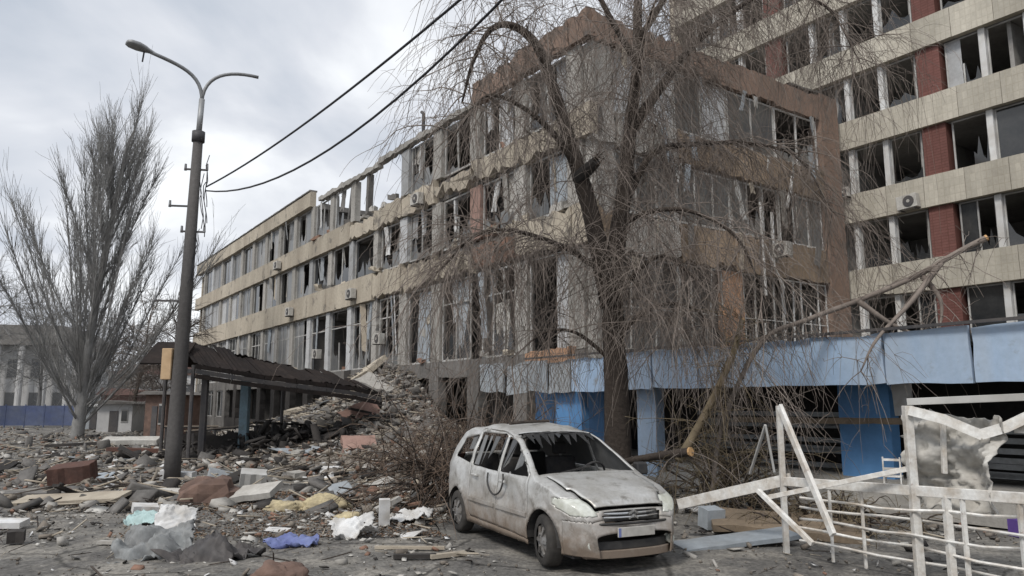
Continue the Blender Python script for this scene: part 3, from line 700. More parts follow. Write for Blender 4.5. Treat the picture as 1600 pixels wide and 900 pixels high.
# ------------------------------------------------------------------ street lamp and its cables
def street_lamp():
    p = gp(268, 752)
    B = thing('street_lamp', 'grey double arm street lamp post with one lamp head left', 'street lamp', p)
    H1 = pt(310, 215, p.y).z; H2 = pt(317, 155, p.y).z
    lean = Vector((.10, 0, 0))
    MB().tube([(0,0,-.1), (0,0,.9), lean*.5+Vector((0,0,H1*.5)), lean+Vector((0,0,H1))], [.21, .20, .165, .125], 14).build('shaft', 'polegrey', B, smooth=True)
    MB().tube([lean+Vector((0,0,H1-.12)), lean+Vector((0,0,H1+.16))], .17, 14).build('collar', 'darkmetal', B, smooth=True)
    MB().tube([lean+Vector((0,0,H1)), lean+Vector((.03,0,H2))], .075, 10).build('upper_pipe', 'lightmetal', B, smooth=True)
    top = lean + Vector((.03, 0, H2 - .1))
    e1 = pt(232, 80, p.y - .9) - Vector(p); e2 = pt(404, 121, p.y + .5) - Vector(p)
    def arm(e, k):
        P = []
        for i in range(13):
            s = i / 12; a = top; c1 = top + Vector((0, 0, .85)); c2 = top.lerp(e, .45) + Vector((0, 0, k))
            P.append(a * (1-s)**3 + c1 * (3*s*(1-s)**2) + c2 * (3*s*s*(1-s)) + e * s**3)
        return P
    MB().tube(arm(e1, .42), .05, 8).build('arm', 'lightmetal', B, smooth=True)
    MB().tube(arm(e2, .62), .045, 8).build('arm', 'lightmetal', B, smooth=True)
    d = (e1 - top); d.z = 0; d.normalize()
    # cobra head
    m = MB(); sec = []
    tip = pt(197, 66, p.y - 1.3) - Vector(p)
    ax = (tip - e1); ln = ax.length; ax.normalize(); sd = ax.cross(Vector((0,0,1))).normalized(); up = sd.cross(ax)
    prof = [(-.15, .05, .05), (0, .09, .08), (.15 * ln, .13, .11), (.45 * ln, .19, .13), (.8 * ln, .19, .11), (.97 * ln, .12, .07), (ln, .04, .03)]
    n = 12
    for (t, a, b) in prof:
        for k in range(n):
            an = 2 * math.pi * k / n
            m.v.append(tuple(e1 + ax * t + sd * a * math.cos(an) + up * b * math.sin(an) * (1.0 if math.sin(an) > 0 else .6)))
    for i in range(len(prof) - 1):
        for k in range(n): m.f.append((i*n+k, i*n+(k+1)%n, (i+1)*n+(k+1)%n, (i+1)*n+k))
    m.f.append(tuple(range(n))); m.f.append(tuple((len(prof)-1)*n + k for k in range(n)))
    lh = m.build('lamp_head', 'lightmetal', B, smooth=True)
    MB().tube([e1 + ax * .1 - up * .03, e1 + ax * .1 - up * .35], .02, 6).build('dangling_wire', 'cable', lh)
    # brackets and insulators
    for (za, dx1, dx2) in ((265, -.28, .30), (322, -.62, .12), (362, -.25, .35), (470, -.8, .1)):
        z = pt(305, za, p.y).z
        x0 = lean.x * z / H1
        MB().bar((x0 + dx1, -.05, z), (x0 + dx2, .05, z), .045).build('bracket', 'darkmetal', B)
        for dxx in (dx1, dx2):
            if abs(dxx) > .2: MB().tube([(x0 + dxx, 0, z - .02), (x0 + dxx, 0, z + .16)], [.04, .03], 8).build('insulator', 'lightmetal', B)
    rnd = random.Random(2)
    for k in range(7):                                            # torn wires hanging by the shaft
        z = rnd.uniform(H1 - 2.6, H1 - .4); x = .2 + rnd.uniform(0, .25); P = [Vector((x, 0, z))]
        for s in range(6): P.append(P[-1] + Vector((rnd.uniform(-.07, .08), rnd.uniform(-.05, .05), -rnd.uniform(.1, .35))))
        MB().tube(P, .012, 4).build('torn_wire', 'cable', B)
    # notice box strapped to the shaft
    nb = MB().box(-.42, -.16, -.12, .12, 2.55, 3.35).build('notice_box', 'posterbeige', B, bevel=.015)
    return B, p
LAMP, LP = street_lamp()

def cable(A, Bp, sag, label, r=.021):
    P = []
    for i in range(41):
        s = i / 40; q = A.lerp(Bp, s); q.z -= sag * 4 * s * (1 - s); P.append(q)
    o = MB().tube(P, r, 6).build('power_cable', 'cable', smooth=True)
    tag(o, label, 'cable', 'cables strung from the street lamp')
A1 = pt(322, 292, LP.y) ; A2 = pt(322, 298, LP.y)
def far_end(px, py, Y, A, k, sag):                                   # follow the bearing on past the camera
    q = pt(px, py, Y); q.z += sag * 4 * (1 / k) * (1 - 1 / k); return A + (q - A) * k
cable(A1, far_end(722, -3, 9.5, A1, 2.6, 1.4), 1.4, 'upper of two dark cables rising from the street lamp')
cable(A2, far_end(790, -6, 9.5, A2, 2.6, 5.5), 5.5, 'lower, more sagging of two dark cables from the street lamp')

# ------------------------------------------------------------------ trees
def spline(pts, n):
    pts = [Vector(p) for p in pts]; out = []
    P = [pts[0] * 2 - pts[1]] + pts + [pts[-1] * 2 - pts[-2]]
    for i in range(1, len(P) - 2):
        for k in range(n):
            t = k / n; a, b, c, d = P[i-1], P[i], P[i+1], P[i+2]
            out.append(.5 * ((2*b) + (c - a)*t + (2*a - 5*b + 4*c - d)*t*t + (3*b - a - 3*c + d)*t**3))
    out.append(pts[-1]); return out

def limb_tube(pts, r0, r1, n=5, sides=9, power=1.0, rough=.06):
    P = spline(pts, n); m = len(P)
    rad = [(r0 + (r1 - r0) * (i / (m-1)) ** power) * (1 + RND.uniform(-rough, rough)) for i in range(m)]
    return P, rad, MB().tube(P, rad, sides)

def main_tree():
    Y0 = 14.6
    base = Vector((pt(966, 700, Y0).x, Y0, 0))
    B = thing('bare_tree', 'large bare tree with drooping twigs and a broken limb behind the car', 'tree', base)
    def q(px, py, Y): return pt(px, py, Y) - base
    trunk = [Vector((.02, 0, -.15)), Vector((.0, 0, .5)), q(963, 600, 14.6), q(958, 500, 14.6), q(962, 400, 14.7), q(975, 300, 14.8), q(985, 200, 15.0), q(996, 100, 15.2), q(997, 0, 15.4), q(1010, -120, 15.6), q(1015, -260, 15.8)]
    limbs = []
    P, rad, m = limb_tube(trunk, .29, .05, 5, 12, .9); 
    rad2 = [r * (1 + .35 * max(0, 1 - i / 6)) for i, r in enumerate(rad)]
    MB().tube(P, rad2, 12).build('trunk', 'bark', B, smooth=True); limbs.append((P, rad))
    defs = [
        ([(955, 480, 14.6), (925, 340, 14.4), (905, 270, 14.3), (880, 190, 14.2), (862, 130, 14.1), (838, 70, 14.0), (800, 40, 13.9), (765, 48, 13.8), (738, 100, 13.7), (722, 160, 13.6)], .21, .02),
        ([(905, 270, 14.3), (870, 215, 14.0), (820, 170, 13.8), (760, 150, 13.6), (712, 210, 13.4)], .085, .015),
        ([(985, 205, 15.0), (1030, 140, 15.3), (1075, 80, 15.6), (1130, 30, 15.9), (1200, -10, 16.2), (1290, 10, 16.4), (1340, 90, 16.4)], .13, .015),
        ([(975, 320, 14.8), (1020, 240, 15.2), (1090, 225, 15.6), (1180, 225, 15.9), (1250, 250, 16.1), (1300, 330, 16.2)], .09, .015),
        ([(965, 430, 14.7), (920, 410, 14.5), (880, 385, 14.3), (800, 360, 14.0), (740, 370, 13.8), (690, 420, 13.6)], .085, .015),
        ([(970, 350, 14.7), (1020, 330, 14.2), (1080, 330, 13.8), (1150, 370, 13.6), (1190, 450, 13.5)], .075, .015),
        ([(958, 470, 14.6), (1000, 420, 14.2), (1040, 400, 13.9), (1090, 440, 13.7)], .07, .015),
        ([(996, 100, 15.2), (960, 40, 15.0), (920, -30, 14.8), (860, -80, 14.6), (790, -60, 14.4), (740, 0, 14.2)], .08, .015),
        ([(1000, 60, 15.2), (1050, -20, 15.6), (1110, -90, 16.0), (1200, -110, 16.4), (1270, -60, 16.6)], .08, .015),
        ([(990, 150, 15.1), (1000, 90, 14.4), (1010, 40, 13.9), (1025, 0, 13.5)], .06, .015),
        ([(952, 560, 14.6), (900, 520, 14.3), (850, 520, 14.0), (800, 560, 13.9)], .05, .012),
        ([(968, 520, 14.6), (1020, 480, 14.3), (1080, 480, 14.1), (1130, 530, 14.0)], .06, .012),
    ]
    for pts_, r0, r1 in defs:
        P, rad, m = limb_tube([q(*a) for a in pts_], r0, r1, 5, 8, .8)
        m.build('limb', 'bark', B, smooth=True); limbs.append((P, rad))
    # splintered stub where a limb was torn off
    s0 = q(902, 280, 14.3); s1 = q(932, 252, 13.85)
    MB().tube([s0, s0.lerp(s1, .5), s1], [.15, .13, .10], 9).build('stub', 'soot_shade', B)
    for k in range(7):
        a = s0.lerp(s1, .8) + Vector((RND.uniform(-.08, .08), RND.uniform(-.08, .08), RND.uniform(-.08, .08)))
        MB().tube([a, a + (s1 - s0).normalized() * RND.uniform(.15, .4) + Vector((RND.uniform(-.06, .06), 0, RND.uniform(-.06, .06)))], [.03, .004], 5).build('splinter', 'bark', B)
    # secondary branches and drooping twigs
    P0 = []; D0 = []
    for li, (P, rad) in enumerate(limbs):
        n = len(P); st = int(n * (.34 if li == 0 else .18))
        for i in range(st, n):
            reps = (3, 2, 1, 4, 4, 4, 2, 2, 1, 3, 2, 1, 2)[li]
            for _ in range(reps):
                P0.append(P[i]); d = (P[min(i+1, n-1)] - P[max(i-1, 0)]).normalized()
                rr = Vector((RND.gauss(0, 1), RND.gauss(0, 1), RND.gauss(.1, .6))).normalized()
                D0.append((d * .45 + rr).normalized())
    p0 = np.array([tuple(v) for v in P0]); d0 = np.array([tuple(v) for v in D0]); n = len(p0)
    v1, f1, path1 = twig_arrays(p0, d0, NP.uniform(.6, 2.0, n), NP.uniform(.2, .8, n), NP.uniform(.008, .018, n), np.full(n, .005), 8, .07, 4)
    idx = NP.integers(0, n, 5200); kk = NP.integers(2, 8, 5200)
    p2 = path1[idx, kk]; pd = unit(path1[idx, kk] - path1[idx, kk - 1])
    d2 = unit(pd * .6 + NP.normal(0, .75, (5200, 3)))
    v2, f2, path2 = twig_arrays(p2, d2, NP.uniform(.4, 1.3, 5200), NP.uniform(.35, 1.1, 5200), np.full(5200, .0058), np.full(5200, .003), 6, .08, 3)
    idx = NP.integers(0, 5200, 9000); kk = NP.integers(1, 6, 9000)
    p3 = path2[idx, kk]; d3 = unit(unit(path2[idx, kk] - path2[idx, kk - 1]) * .7 + NP.normal(0, .6, (9000, 3)))
    v3, f3, _ = twig_arrays(p3, d3, NP.uniform(.25, .8, 9000), NP.uniform(.3, 1.2, 9000), np.full(9000, .0044), np.full(9000, .0026), 5, .09, 3)
    v, f = join_arrays([(v1, f1), (v2, f2), (v3, f3)])
    link('crown', np_mesh('crown', v, f), 'twig', B)
    return B
main_tree()

def poplar():
    p = gp(120, 684); 
    B = thing('poplar_tree', 'tall bare grey poplar with upswept branches left of the street lamp', 'tree', p)
    H = pt(165, 190, p.y).z
    rnd = random.Random(12)
    px = p.y / FPX * 1.02
    trunk = [Vector((0,0,-.2)), Vector((.1,0,2)), Vector((.3,0,6)), Vector((.9,0,12)), Vector((1.5,0,17)), Vector((1.9,0,H - .5))]
    P, rad, m = limb_tube(trunk, .42, .05, 6, 10, .7); m.build('trunk', 'poplar', B, smooth=True)
    p0 = []; br = []
    n = 40
    for k in range(n):
        z = 1.8 + (k / n) ** 1.2 * 12; i = min(int(z / H * (len(P) - 1)), len(P) - 2); s = P[i]
        az = k * 2.4 + rnd.uniform(-.4, .4)
        tilt = rnd.uniform(.12, .86) * (1 - .62 * k / n) + .05
        ln = rnd.uniform(.72, 1.0) * (H - z) * (1.0 if tilt < .3 else .80)
        d = Vector((math.cos(az) * math.sin(tilt), math.sin(az) * math.sin(tilt) * .8, math.cos(tilt)))
        pts_ = [s, s + d * ln * .33 + Vector((d.x, d.y, 0)) * .05 * ln, s + d * ln * .66 + Vector((0, 0, .03 * ln)), s + d * ln + Vector((-d.x * .04 * ln, 0, .06 * ln))]
        r = .095 * (1 - .5 * k / n)
        Pb, rb, mb = limb_tube(pts_, r * .8, .02, 4, 6, .8)
        mb.build('limb', 'poplar', B, smooth=True); br.append(Pb)
    p0 = []; d0 = []
    for Pb in br:
        for i in range(1, len(Pb)):
            d = (Pb[i] - Pb[i-1]).normalized()
            for _ in range(10):
                p0.append(Pb[i-1].lerp(Pb[i], rnd.random())); r = Vector((rnd.gauss(0, .22), rnd.gauss(0, .22), .2)); d0.append((d * .8 + r).normalized())
    p0 = np.array([tuple(v) for v in p0]); d0 = np.array([tuple(v) for v in d0]); n = len(p0)
    v1, f1, path = twig_arrays(p0, d0, NP.uniform(.6, 2.4, n), NP.uniform(-.15, .05, n), np.full(n, .014), np.full(n, .006), 5, .07, 3)
    k2 = int(n * 1.4); idx = NP.integers(0, n, k2); kk = NP.integers(1, 5, k2)
    d2 = unit(unit(path[idx, kk] - path[idx, kk-1]) + NP.normal(0, .22, (k2, 3)) + np.array([0, 0, .1]))
    v2, f2, _ = twig_arrays(path[idx, kk], d2, NP.uniform(.4, 1.2, k2), NP.uniform(-.2, 0.05, k2), np.full(k2, .011), np.full(k2, .006), 4, .05, 3)
    v, f = join_arrays([(v1, f1), (v2, f2)])
    link('crown', np_mesh('crown', v, f), 'poplar', B)
poplar()

def small_tree(px, py, Y, h, spread, label, mats=('bark', 'twig'), seed=1, lean=0.0, ntw=500, group=None):
    rnd = random.Random(seed); p = pt(px, 640, Y); p.z = 0
    B = thing('background_tree', label, 'tree', p, group=group)
    tr = [Vector((0,0,-.2)), Vector((lean*.3, 0, h*.3)), Vector((lean*.7, rnd.uniform(-.2,.2), h*.6)), Vector((lean, 0, h*.92))]
    P, rad, m = limb_tube(tr, h * .022, .03, 5, 8); m.build('trunk', mats[0], B, smooth=True)
    p0 = []; d0 = []
    for k in range(26):
        i = rnd.randrange(len(P)//3, len(P)); d = Vector((rnd.gauss(0, 1), rnd.gauss(0, 1), rnd.uniform(.2, 1.4))).normalized(); p0.append(P[i]); d0.append(d)
    p0 = np.array([tuple(v) for v in p0]); d0 = np.array([tuple(v) for v in d0]); n = len(p0)
    v1, f1, path = twig_arrays(p0, d0, NP.uniform(.5, 1, n) * spread, NP.uniform(-.1, .4, n), np.full(n, .045), np.full(n, .015), 8, .06, 4)
    idx = NP.integers(0, n, ntw); kk = NP.integers(2, 8, ntw)
    d2 = unit(unit(path[idx, kk] - path[idx, kk-1]) * .7 + NP.normal(0, .5, (ntw, 3)))
    v2, f2, path2 = twig_arrays(path[idx, kk], d2, NP.uniform(.25, .55, ntw) * spread, NP.uniform(0, .5, ntw), np.full(ntw, .02), np.full(ntw, .009), 5, .06, 3)
    idx = NP.integers(0, ntw, ntw * 2); kk = NP.integers(1, 5, ntw * 2)
    d3 = unit(unit(path2[idx, kk] - path2[idx, kk-1]) * .7 + NP.normal(0, .5, (ntw * 2, 3)))
    v3, f3, _ = twig_arrays(path2[idx, kk], d3, NP.uniform(.12, .3, ntw * 2) * spread, NP.uniform(0, .5, ntw * 2), np.full(ntw * 2, .013), np.full(ntw * 2, .007), 4, .05, 3)
    v, f = join_arrays([(v1, f1), (v2, f2), (v3, f3)])
    link('crown', np_mesh('crown', v, f), mats[1], B)
    return B
small_tree(205, 0, 55, 8.5, 3.2, 'small bare tree between the poplar and the lamp post', seed=2, lean=.8)
small_tree(243, 0, 48, 7.5, 2.6, 'leaning bare tree just left of the lamp post', seed=3, lean=1.2)
small_tree(60, 0, 66, 10, 4.0, 'bare tree rising behind the pale colonnaded house', ('poplar', 'poplar'), seed=4)
small_tree(170, 0, 75, 9, 4.0, 'bare tree behind the low dark red shed', ('poplar', 'poplar'), seed=5)
small_tree(-40, 0, 60, 12, 4.5, 'bare tree cut by the left edge of the view', ('poplar', 'poplar'), seed=6)

# ------------------------------------------------------------------ background on the left
def colonnade_house():
    p = pt(20, 640, 82); p.z = 0
    B = thing('colonnaded_house', 'pale two storey house with columns behind the blue fence', 'building', p, (0, 0, R(12)))
    Hh = pt(20, 540, 82).z
    MB().box(-12, 6.6, 0, 9, 0, Hh).build('wall', 'farwhite', B)
    MB().box(-12.6, 7.2, -1.4, 9.5, Hh, Hh + .7).build('cornice', 'darkconcrete', B)
    m = MB(); m.prism([(-12.4, Hh + .7), (7.0, Hh + .7), (4.5, Hh + 2.2), (-10, Hh + 2.2)], -1, 9.2).build('roof', 'darkconcrete', B)
    for k in range(8):
        x = -11 + 2.35 * k
        MB().tube([(x, -1.0, 0), (x, -1.0, Hh)], .32, 10).build('column', 'farwhite', B)
        if k < 7:
            for z in (1.0, 4.6):
                w = MB().box(x + .6, x + 1.75, -.06, .02, z, z + 2.2).build('window', 'frame', B); MB().box(x + .7, x + 1.65, -.09, -.062, z + .1, z + 2.1).build('pane', 'glass', w)
colonnade_house()

def low_shed(px, Y, w, h, mat_w, mat_r, label, name='low_shed', top=.6):
    p = pt(px, 640, Y); p.z = 0
    B = thing(name, label, 'shed', p, (0, 0, R(RND.uniform(-12, 12))))
    MB().box(-w/2, w/2, 0, 4, 0, h).build('wall', mat_w, B)
    MB().prism([(-w/2 - .3, h), (w/2 + .3, h), (w/2, h + top * .5), (-w/2 + .2, h + top)], -.4, 4.3).build('roof', mat_r, B)
    d = MB().box(-w*.15, w*.1, -.05, .02, .02, h * .75).build('door', 'darkmetal', B)
    wn = MB().box(w*.18, w*.38, -.05, .02, h*.35, h*.8).build('window', 'frame', B); MB().box(w*.2, w*.36, -.08, -.052, h*.39, h*.76).build('pane', 'glass', wn)
low_shed(205, 62, 5.0, 2.6, 'farred', 'farred', 'low dark red shed left of the lamp post')
low_shed(180, 52, 2.2, 1.9, 'farwhite', 'darkconcrete', 'small white kiosk in front of the dark red shed', 'kiosk', .25)
low_shed(148, 58, 2.0, 1.7, 'grey_sheet', 'farwhite', 'small grey kiosk right of the poplar trunk', 'kiosk', .2)
low_shed(243, 40, 1.2, 2.4, 'sackbrown', 'darkconcrete', 'narrow pinkish booth just behind the lamp post', 'booth', .2)

def far_fence():
    p = pt(40, 640, 62); p.z = 0
    B = thing('blue_fence', 'dark blue panel fence at the far left edge', 'fence', p, (0, 0, R(6)))
    for k in range(9):
        x = -9 + 1.5 * k
        MB().box(x, x + 1.42, 0, .04, .15, 1.75).build('fence_panel', 'farblue', B); MB().box(x - .06, x + .0, -.03, .07, 0, 1.85).build('post', 'farblue', B)
far_fence()
def far_row():
    rnd = random.Random(31)
    for k, (px, Y, w, h) in enumerate(((-60, 130, 22, 7), (95, 140, 16, 6), (190, 120, 12, 4.5), (270, 150, 22, 7.5))):
        p = pt(px, 640, Y); p.z = 0
        B = thing('far_house', ('far grey house beyond the left edge trees', 'far grey house behind the poplar trunk', 'far low house behind the dark red shed', 'far house behind the lamp post')[k], 'house', p, (0, 0, R(rnd.uniform(-15, 15))))
        MB().box(-w/2, w/2, 0, 8, 0, h).build('wall', 'farwhite', B)
        MB().prism([(-w/2 - .4, h), (w/2 + .4, h), (w/2 - 2, h + 2), (-w/2 + 2, h + 2)], -.5, 8.5).build('roof', 'farred' if k % 2 else 'darkconcrete', B)
        n = int(w / 3)
        for i in range(n): MB().box(-w/2 + 1 + i * 3, -w/2 + 2.3 + i * 3, -.06, .02, h * .35, h * .75).build('window', 'glass', B)
far_row()

# ------------------------------------------------------------------ car
def car():
    B = thing('wrecked_car', 'dented dusty silver people carrier with its windscreen and windows blown out', 'car', (0.505, 11.09, 0), (0, R(.3), R(-63.9)))
    def lerp_tab(T, x):
        if x <= T[0][0]: return T[0][1]
        for (a, b), (c, d) in zip(T, T[1:]):
            if x <= c:
                t = (x - a) / (c - a); return b + (d - b) * t
        return T[-1][1]
    def smooth_tab(T, x, h=.05):
        return sum(lerp_tab(T, x + k * h / 2) for k in (-2, -1, 0, 1, 2)) / 5
    TOP = [(-2.10, .50), (-2.07, .86), (-1.97, 1.08), (-1.80, 1.36), (-1.62, 1.53), (-1.3, 1.605), (-.8, 1.635), (-.2, 1.63), (.15, 1.585), (.42, 1.49), (.75, 1.30), (1.05, 1.11), (1.2, 1.035), (1.5, .97), (1.8, .885), (1.98, .80), (2.07, .70), (2.13, .60), (2.16, .50), (2.175, .36)]
    WID = [(-2.10, .66), (-2.0, .75), (-1.7, .82), (-1.2, .855), (0, .868), (1.2, .86), (1.6, .835), (1.85, .78), (2.0, .70), (2.1, .60), (2.175, .50)]
    SIDE = [(.15, .93), (.25, .965), (.40, .995), (.62, 1.0), (.80, .99), (.96, .965), (1.02, .945), (1.3, .82), (1.55, .705), (1.7, .66)]
    zs = .20
    def top(x): return smooth_tab(TOP, x, .05)
    def hw(x, z): return smooth_tab(WID, x, .06) * smooth_tab(SIDE, z, .04)
    xs = list(np.arange(-2.10, 1.80, .035)) + list(np.arange(1.80, 2.0, .02)) + list(np.arange(2.0, 2.176, .012))
    NS, NT = 30, 14
    wins = {'f': [(.98, 1.03), (.10, 1.02), (.10, 1.49), (.36, 1.44), (.70, 1.24)], 'r': [(.02, 1.02), (-.88, 1.04), (-.88, 1.50), (.02, 1.51)], 'q': [(-.97, 1.05), (-1.66, 1.12), (-1.50, 1.40), (-.97, 1.48)]}
    arch = ((1.38, .30, .375), (-1.38, .30, .375))
    def inpoly(P, x, z):
        c = False; n = len(P)
        for i in range(n):
            x1, z1 = P[i]; x2, z2 = P[i-1]
            if (z1 > z) != (z2 > z) and x < (x2 - x1) * (z - z1) / (z2 - z1) + x1: c = not c
        return c
    def near_seg(P, x, z):
        best = (9, x, z)
        for i in range(len(P)):
            a = P[i-1]; b = P[i]; dx, dz = b[0]-a[0], b[1]-a[1]; t = max(0, min(1, ((x-a[0])*dx + (z-a[1])*dz) / (dx*dx + dz*dz)))
            qx, qz = a[0]+t*dx, a[1]+t*dz; d = math.hypot(x-qx, z-qz)
            if d < best[0]: best = (d, qx, qz)
        return best
    def dent(x, y, z):
        if y < 0:
            d = .05 * math.exp(-((x - .35) / .28) ** 2 - ((z - .8) / .2) ** 2) + .035 * math.exp(-((x + .55) / .3) ** 2 - ((z - .7) / .25) ** 2)
            return d + .022 * mnoise.noise(Vector((x * 2.6, z * 2.6, 1))) + .020 * (.35 - abs(mnoise.noise(Vector((x * 4.5, z * 4.5, 2)))))
        return -.012 * mnoise.noise(Vector((x * 3, z * 3, 4)))
    grid = []                                             # grid[i][j]: ring from right sill over the roof to left sill
    for x in xs:
        zt = top(x); ze = max(zt - (.075 if x < 1.0 else .06), zs + .02)
        half = []
        for k in range(NS + 1):
            z = zs + (ze - zs) * k / NS; half.append([x, z, 'side'])
        ring = []
        R_ = []
        for (xx, z, _) in half:
            px, pz = xx, z
            for P in wins.values():
                d, qx, qz = near_seg(P, px, pz)
                if d < .0238: px, pz = qx, qz
            for (cx, cz, cr_) in arch:
                d = math.hypot(px - cx, pz - cz)
                if abs(d - cr_) < .0235 and d > 0: px, pz = cx + (px - cx) / d * cr_, cz + (pz - cz) / d * cr_
            if px > 1.6:
                for zl in (.60, .655, .845, .385, .30):
                    if abs(pz - zl) < .0105: pz = zl
            y = hw(px, pz)
            # flared arch lip
            for (cx, cz, cr_) in arch:
                d = math.hypot(px - cx, pz - cz)
                if cr_ - .01 <= d < cr_ + .07: y += .012 * (1 - (d - cr_) / .07)
            R_.append((px, y, pz))
        he = hw(x, ze); T_ = []
        for k in range(1, NT + 1):
            a = (math.pi / 2) * k / NT
            y = he * max(0, math.cos(a)) ** .62; z = ze + (zt - ze) * math.sin(a) ** .8
            T_.append((x, y, z))
        right = [Vector((p[0], -p[1], p[2])) for p in R_] + [Vector((p[0], -p[1], p[2])) for p in T_]
        left = [Vector((p[0], p[1], p[2])) for p in R_] + [Vector((p[0], p[1], p[2])) for p in T_[:-1]]
        grid.append(right + left[::-1])
    NR = len(grid[0])
    for row in grid:
        for v in row:
            v.y += dent(v.x, v.y, v.z)
            if v.x > 1.2 and v.z > .8: v.z += .03 * mnoise.noise(Vector((v.x * 2.4, v.y * 2.4, 3))) + .018 * (.3 - abs(mnoise.noise(Vector((v.x * 4.2, v.y * 4.2, 8)))))
            if v.x < .2 and v.z > 1.5: v.z += .05 * mnoise.noise(Vector((v.x * 2.2, v.y * 2.2, 7))) - .03 * abs(mnoise.noise(Vector((v.x * 4, v.y * 4, 2))))
    def classify(i, j):
        c = (grid[i][j] + grid[i+1][j] + grid[i][j+1] + grid[i+1][j+1]) / 4
        x, y, z = c; side = j < NS or j >= NR - 1 - NS; s = 'right' if y < 0 else 'left'
        if side:
            for k, P in wins.items():
                if inpoly(P, x, z): return None
            for (cx, cz, cr_) in arch:
                if math.hypot(x - cx, z - cz) < cr_: return None
        ay = abs(y); w = hw(x, z)
        if not side:
            if .20 < x < 1.13 and ay < hw(x, top(x) - .07) * .90: return None
            if -1.93 < x < -1.60 and ay < .56: return None
            if 1.18 < x < 2.045 and ay < .68 - .42 * max(0, x - 1.55): return 'bonnet'
        if x > 1.62 and .655 < z < .845 and ay > .43 and z > .655 + .35 * max(0, 1.92 - x) and (side or ay > .46): return 'headlight_' + s
        if x > 1.93 and .595 < z < .70 and ay <= .40: return 'grille'
        if x > 1.78 and z <= .60:
            if x > 2.05 and .30 < z < .385 and ay < .46: return 'intake'
            return 'bumper'
        if side and z > .27:
            if .06 < x < 1.02 and (z < 1.02 or (x < 1.02 and z < 1.53)): return 'front_door_' + s
            if -.92 < x <= .06 and z < 1.54 and math.hypot(x + 1.38, z - .3) > .44: return 'rear_door_' + s
        if x < -1.93 and .62 < z < 1.12 and ay > .48: return 'tail_light_' + s
        if x < -1.85 and z < .55: return 'rear_bumper'
        return 'body'
    parts = {}
    for i in range(len(grid) - 1):
        for j in range(NR - 1):
            k = classify(i, j)
            if k: parts.setdefault(k, []).append((i, j))
    NAME = {'body': ('body_shell', 'carpaint'), 'bonnet': ('bonnet', 'carpaint'), 'grille': ('grille', 'plastic'), 'intake': ('air_intake', 'plastic'), 'bumper': ('front_bumper', 'carpaint'), 'rear_bumper': ('rear_bumper', 'carpaint')}
    objs = {}
    for k, fs in parts.items():
        if k in NAME: nm, mt = NAME[k]
        elif k.startswith('headlight'): nm, mt = 'headlight', 'lampglass'
        elif k.startswith('tail'): nm, mt = 'tail_light', 'rustbrown'
        elif k.startswith('front_door'): nm, mt = 'front_door', 'carpaint'
        else: nm, mt = 'rear_door', 'carpaint'
        idx = {}; m = MB(); cnt = {}
        for (i, j) in fs:
            f = []
            for (a, b) in ((i, j), (i+1, j), (i+1, j+1), (i, j+1)):
                if (a, b) not in idx: idx[(a, b)] = len(m.v); m.v.append(grid[a][b].copy())
                f.append(idx[(a, b)])
            m.f.append(tuple(f))
            for e in range(4):
                q = tuple(sorted((f[e], f[(e+1) % 4]))); cnt[q] = cnt.get(q, 0) + 1
        if k != 'body':                                    # open a panel gap round each separate panel
            bv = {v for q, n_ in cnt.items() if n_ == 1 for v in q}
            nb = {v: [] for v in bv}
            for f in m.f:
                for e in range(4):
                    a, b = f[e], f[(e+1) % 4]
                    if a in bv: nb[a].append(f[(e+2) % 4])
                    if b in bv: nb[b].append(f[(e+3) % 4])
            mv = {}
            for v in bv:
                c = sum((m.v[q] for q in nb[v]), Vector()) / len(nb[v]); d = c - m.v[v]
                if d.length > 1e-5: mv[v] = m.v[v] + d.normalized() * min(.006, d.length * .4)
            for v, q in mv.items(): m.v[v] = q
        inset = {'headlight': .012, 'grille': -.03, 'air_intake': -.04}.get(nm, 0)
        off = Vector((inset, 0, 0))
        if nm in ('grille', 'air_intake'): m.v = [v + off for v in m.v]
        if k == 'bonnet':
            m.v = [v + Vector((0, 0, .018 + .025 * max(0, (v.x - 1.2)))) for v in m.v]
        m.v = [tuple(v) for v in m.v]
        o = m.build(nm, mt, B, smooth=True); objs[k] = o
        md = o.modifiers.new('thick', 'SOLIDIFY'); md.thickness = .018; md.offset = -1
    objs['front_door_right']['label'] = 'dented front passenger door, empty window'
    # wheels
    for sx in (1.38, -1.38):
        for sy in (-1, 1):
            e = MB(); n = 28; r = .315
            prof = [(-.10, .20), (-.105, .27), (-.085, .305), (-.05, r), (.05, r), (.085, .305), (.105, .27), (.10, .20)]
            for k in range(n):
                a = 2 * math.pi * k / n
                for (y, rr) in prof:
                    f = 1.0
                    e.v.append((rr * math.cos(a), y, max(-.285 if (sx > 0 and sy < 0) else -.30, rr * math.sin(a))))
            q = len(prof)
            for k in range(n):
                for t in range(q - 1): e.f.append((k*q+t, ((k+1) % n)*q+t, ((k+1) % n)*q+t+1, k*q+t+1))
            st = R(-10) if sx > 0 else 0
            wh = e.build('wheel', 'rubber', B, smooth=True, loc=(sx, sy * .735, .30), rot=(0, 0, st))
            rm = MB(); prof = [(.02, .205), (.035, .19), (.02, .165), (.045, .10), (.06, .05), (.06, .0)]
            for k in range(n):
                a = 2 * math.pi * k / n
                for (y, rr) in prof: rm.v.append((rr * math.cos(a), sy * (y + .045), rr * math.sin(a)))
            q = len(prof)
            for k in range(n):
                for t in range(q - 1): rm.f.append((k*q+t, ((k+1) % n)*q+t, ((k+1) % n)*q+t+1, k*q+t+1))
            rm.build('rim', 'rim', wh, smooth=True)
